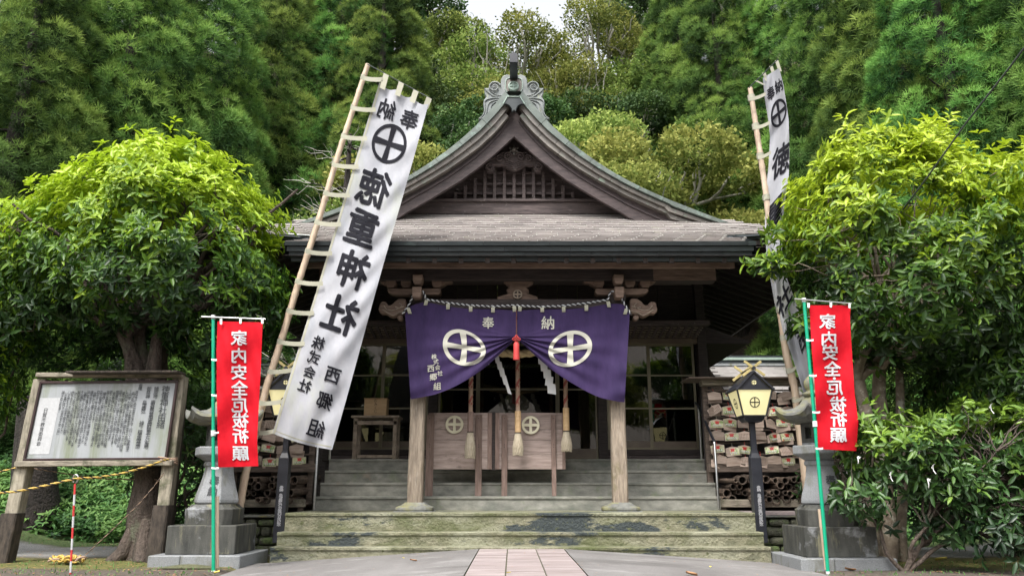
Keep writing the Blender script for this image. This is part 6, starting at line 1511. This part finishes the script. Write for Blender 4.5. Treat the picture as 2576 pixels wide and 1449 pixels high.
cl = [(-14.4,20.5,1.0,0),(-13.0,23.5,1.1,1),(-15.5,23,1.1,2),(-8.0,32,1.2,0),(-12.0,25.5,1.2,1),(-18,27,1.2,0),(-10.2,30.5,1.15,2),(-5.9,31,1.0,1),(-13.5,32,1.2,0),(-22,24,1.2,1),(-20,34,1.3,2)]
cr_ = [(9.6,32,1.1,0),(13.6,21.6,1.0,1),(15.2,19.5,1.1,2),(13.0,28.0,1.2,0),(13.8,24.5,1.2,1),(18.5,24,1.2,0),(8.4,34,1.15,2),(13.5,31,1.3,1),(18,31,1.3,0),(22.5,27,1.3,2),(23,36,1.4,1)]
def side_label(i, side, L):
    pos = sorted(range(len(L)), key=lambda k: (L[k][1], abs(L[k][0])))
    rk_ = pos.index(i)
    dist = 'front row' if rk_ < 4 else ('middle row' if rk_ < 8 else 'back row')
    row = [k for k in pos if (pos.index(k) < 4) == (rk_ < 4) and (4 <= pos.index(k) < 8) == (4 <= rk_ < 8)]
    row.sort(key=lambda k: L[k][0]); return '%s from the left in the %s, %s of hall' % (ORD[row.index(i)], dist, side)
for L, side in ((cl,'left'),(cr_,'right')):
    for i, (x, y, s, k) in enumerate(L):
        put_tree('cedar_tree', 'feathery cedar, '+side_label(i, side, L), 'cedar', x, y, s, random.uniform(0,6.28), CED[k], CTR[k], 'cedars on the slope %s of the hall' % side)
# the thick bare foot of a cedar seen under the notice board
tag(MB().tube([P(88,1326,17.3)+Vector((0,0,-.5)), P(90,1300,17.3), P(86,1200,17.3), P(95,1000,17.3)], [.62,.50,.44,.38], 14).build('bare_cedar', M['trunk_dark']), 'thick dark cedar trunk seen under the notice board left of the ferns', 'tree trunk')
# leafless cedar with pale dead twigs
dt = thing('dead_conifer', 'half bare conifer with pale dead twigs between the left cedars and the tall white banner', 'tree', (-5.6, 24.5, gz(-5.6,24.5)))
mb = MB(); zb_0 = gz(-5.6,24.5); mb.tube([(-5.6,24.5,zb_0-.3),(-5.7,24.5,zb_0+6),(-5.6,24.5,zb_0+13)], [.32,.24,.06], 8); mb.build('trunk', M['trunk_dark'], dt)
tw = MB(); pl_ = MB()
for k in range(46):
    z = zb_0+2.2+k*.23; a = k*2.4+random.uniform(-.3,.3); L = random.uniform(1.6,3.0)*(1-k/70.); d = Vector((math.cos(a), math.sin(a)*.8-.25, random.uniform(-.05,.35)))
    pts = limb(tw, (-5.6,24.5,z), Vector((-5.6,24.5,z))+d*L, .05, .012, 5, .15)
    for j in range(7):
        q = pts[random.randint(2,7)]; limb(pl_, q, q+d*random.uniform(.3,.9)+Vector((random.uniform(-.7,.7), random.uniform(-.5,.3), random.uniform(-.2,.55))), .016, .004, 3, .2, 4)
tw.build('branches', M['trunk_dark'], dt, kind='stuff'); pl_.build('twigs', M['bark_far'], dt, kind='stuff')
# ---- hillside broadleaf trees
dia = np.array([(0,0,0),(.3,.04,.45),(0,-.03,1.0),(-.3,.04,.45)]); diaf = np.array([(0,1,2),(0,2,3)])
def hill_mesh(seed, H, Rm, n, L, mkey, bias, sparse=0.):
    r0 = np.random.default_rng(seed); bl = []
    for i in range(17):
        a = i*2.4+r0.normal(0,.4); t = r0.random(); rr = Rm*(.25+.55*r0.random()); bl.append((rr*math.cos(a), rr*math.sin(a), H*(.45+.48*t)-.1*rr, Rm*(.24+.16*r0.random()), Rm*(.24+.16*r0.random()), Rm*(.11+.10*r0.random())))
    P_, D_ = crown_pts(n, bl, .7); nn = np.array([mnoise.noise(Vector(p*1.3+seed)) for p in P_]); k = nn > (-.25+sparse); P_, D_ = P_[k], D_[k]; Dn = D_/np.linalg.norm(D_, axis=1, keepdims=True)
    Vs, Ts = [], []; m = len(P_)
    for j in range(3):
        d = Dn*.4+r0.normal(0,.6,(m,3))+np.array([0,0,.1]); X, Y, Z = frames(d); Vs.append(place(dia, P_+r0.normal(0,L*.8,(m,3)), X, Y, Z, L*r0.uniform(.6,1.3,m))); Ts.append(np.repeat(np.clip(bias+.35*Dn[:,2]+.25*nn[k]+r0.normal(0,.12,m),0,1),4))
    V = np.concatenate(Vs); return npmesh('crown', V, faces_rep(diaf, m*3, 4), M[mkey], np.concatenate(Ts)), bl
def hill_trunk(H, Rm, bl, mkey='bark_far', r=.16):
    mb = MB(); f = Vector((.2,.1,H*.38)); limb(mb, (0,0,-1), f, r*1.3, r, 7, .05)
    for b in bl:
        e = Vector(b[:3]); pts = limb(mb, f, e, r*.6, .04, 5, .16)
        for _ in range(3): limb(mb, pts[4], e+Vector((random.uniform(-1,1)*b[3], random.uniform(-1,1)*b[4], random.uniform(0,1)*b[5])), .045, .015, 4, .15, 5)
    return mb.mesh('trunk', M[mkey])
HT = []
for sd, H, Rm, n, L, mk, bi, sp2 in ((21,9,3.4,17000,.14,'l_far',.62,.0),(22,10,3.6,15000,.15,'l_far_dark',.4,-.1),(23,9,3.3,15000,.14,'l_far',.35,.0),(24,10,3.2,7000,.14,'l_far',.45,.06)):
    me, bl = hill_mesh(sd, H, Rm, n, L, mk, bi, sp2); HT.append((me, hill_trunk(H, Rm, bl)))
HK = ['yellow green leafy tree','dark evergreen broadleaf tree','mid green leafy tree','thin tree with sparse leaves and pale limbs']
hill = [ # x, y, scale, kind
 (-3.4,29,.95,0),(.4,33,.9,1),(-2.0,31.5,.9,1),(3.6,27.5,.9,0),(6.0,29,1.0,0),(2.6,31,1.05,0),(-5.0,27.0,.85,2),(-2.6,26.6,.7,2),(5.0,34,.85,1),(-6,35,1.1,1),(-1.2,36.5,.85,3),(1.9,37.5,.85,3),(7.6,36,1.1,2),
 (.8,37.5,1.15,3),(5.0,38,1.15,3),(2.9,36,1.0,3),(-4.2,40,1.1,2),(-8,41,1.3,1),(9.5,42,1.3,1),(-2.2,37,1.1,3),(1.2,28.0,.75,2),(4.6,30.5,.8,1),(-.3,35.0,1.0,0),(-12,40,1.3,1),(13,42,1.3,2),(6.8,32.5,.95,2)]
hill = [(x, y, s*(1.38 if y < 30 else 1.12 if y < 35 else 1.05), k) for x, y, s, k in hill]
for i, (x, y, s, k) in enumerate(hill):
    same = sorted([j for j in range(len(hill)) if hill[j][3] == k], key=lambda j: hill[j][0])
    put_tree('hillside_tree', '%s, %s from left of its kind behind hall' % (HK[k], ORD[same.index(i)]), 'tree', x, y, s, random.uniform(0,6.28), HT[k][0], HT[k][1], 'broadleaf trees on the hill behind the hall')
# the grove behind the photographer, mirrored in the hall's glass
for i, (x, y, s, k) in enumerate(((-9,-9,.9,2),(-4.5,-13,1.05,0),(.5,-15,1.1,2),(5,-12,1.0,0),(10,-9,.9,1),(-14,-5,1.0,1),(15,-4,1.0,2),(-17,4,1.0,0),(18,4,1.0,1))):
    put_tree('grove_tree', '%s, %s in the grove facing the hall' % (HK[k], ORD[i]), 'tree', x, y, s, i*1.3, HT[k][0], HT[k][1], 'grove facing the hall')
# ---- ground litter
def litter(name, lab, n, xr0, yr0, mkey, s0, s1, zf):
    m = MB()
    for _ in range(n):
        x = random.uniform(*xr0); y = random.uniform(*yr0); z = zf(x, y)+.006; a = random.uniform(0,6.3); s = random.uniform(s0, s1); c_, s_ = math.cos(a), math.sin(a)
        T = [(-.5,0,.0),(-.1,.2,.006),(.5,0,.01),(-.1,-.2,.004)]; m.add([(x+(p*c_-q*s_)*s, y+(p*s_+q*c_)*s, z+r_*6*s) for p, q, r_ in T], [(0,3,2),(0,2,1)])
    tag(m.build(name, M[mkey]), lab, 'leaf litter', kind='stuff')
litter('leaf_litter', 'scattered dry brown leaves on the soil at both sides of the apron', 1500, (-11,-3.9), (9.5,17), 'leaf_dry', .03, .09, gz)
litter('leaf_litter', 'scattered dry leaves on the soil right of the apron', 900, (4.1,11), (9.5,17), 'leaf_dry', .03, .09, gz)
litter('leaf_litter', 'small brown leaves and twig bits blown over the apron and path', 130, (-3.7,3.9), (8.2,12.2), 'leaf_dry', .012, .05, lambda x, y: pz(x)+.004)
litter('leaf_litter', 'pale yellow leaf flecks over the mossy soil', 500, (-11,11), (9.5,16), 'leaf_yellow', .02, .05, lambda x, y: gz(x, y) if abs(x) > 4.2 else -5)
for i, (dx, dy, mk, s, lab) in enumerate(((1280,1440,'leaf_yellow',.05,'small yellow leaf on the tiled path'),(1787,1426,'leaf_yellow',.06,'yellow leaf lying on the apron near the right foot of the steps'),(1667,1394,'leaf_dry',.08,'curled brown leaf on the apron right of the path'),
      (1040,1410,'leaf_dry',.10,'brown twiggy leaf on the apron left of the path'),(880,1389,'leaf_yellow',.05,'pale leaf by the left foot of the steps'),(1015,1403,'leaf_yellow',.045,'tiny yellow leaf left of the path edge'),(1740,1446,'leaf_dry',.16,'large rusty leaf at the lower picture edge right of the path'),
      (2368,1408,'leaf_yellow',.2,'large fallen yellow leaf in front of the right stone lantern'),(545,1441,'leaf_yellow',.12,'yellow leaf at the lower edge near the left flag pole'),(800,1394,'leaf_dry',.16,'dry brown twig litter at the left end of the lowest step'),(2140,1433,'leaf_dry',.14,'brown leaf on the moss before the right stone lantern'))):
    fw = P(dx, dy, 1.0); d = fw-Vector((0,0,CAMZ)); 
    Y = 10.
    for _ in range(20):
        q = P(dx, dy, Y); g0 = pz(q.x) if -3.86 < q.x < 4.05 else gz(q.x, Y); Y = (g0+.012-CAMZ)/d.z
    q = P(dx, dy, Y); a = random.uniform(0,3); ca, sa = math.cos(a), math.sin(a); m = MB()
    m.grid(lambda u, v: Vector((q.x+((u-.5)*ca-(v-.5)*.5*math.sin(math.pi*u)*sa)*s, q.y+((u-.5)*sa+(v-.5)*.5*math.sin(math.pi*u)*ca)*s, q.z+s*(.15*abs(v-.5)*2+.12*u*u))), 6, 4)
    tag(m.build('fallen_leaf', M[mk]), lab, 'leaf')
# grass and moss tufts at the kerb edges
m = MB()
for _ in range(2600):
    x = random.choice((-1,1))*random.uniform(3.95,10.5); y = random.uniform(15.6,18.6) if random.random() < .6 else random.uniform(10.5,12.5); z = gz(x, y); h = random.uniform(.02,.05)
    m.add([(x-.008,y,z),(x+.008,y,z),(x+random.uniform(-.03,.03),y+random.uniform(-.03,.03),z+h)], [(0,1,2)])
gm_ = m.build('grass', M['l_ground']); tag(gm_, 'short sparse grass blades on the soil beside the shrine', 'grass', kind='stuff')
at = gm_.data.attributes.new('tint','FLOAT','POINT'); at.data.foreach_set('value', np.full(len(gm_.data.vertices), .6, np.float32))
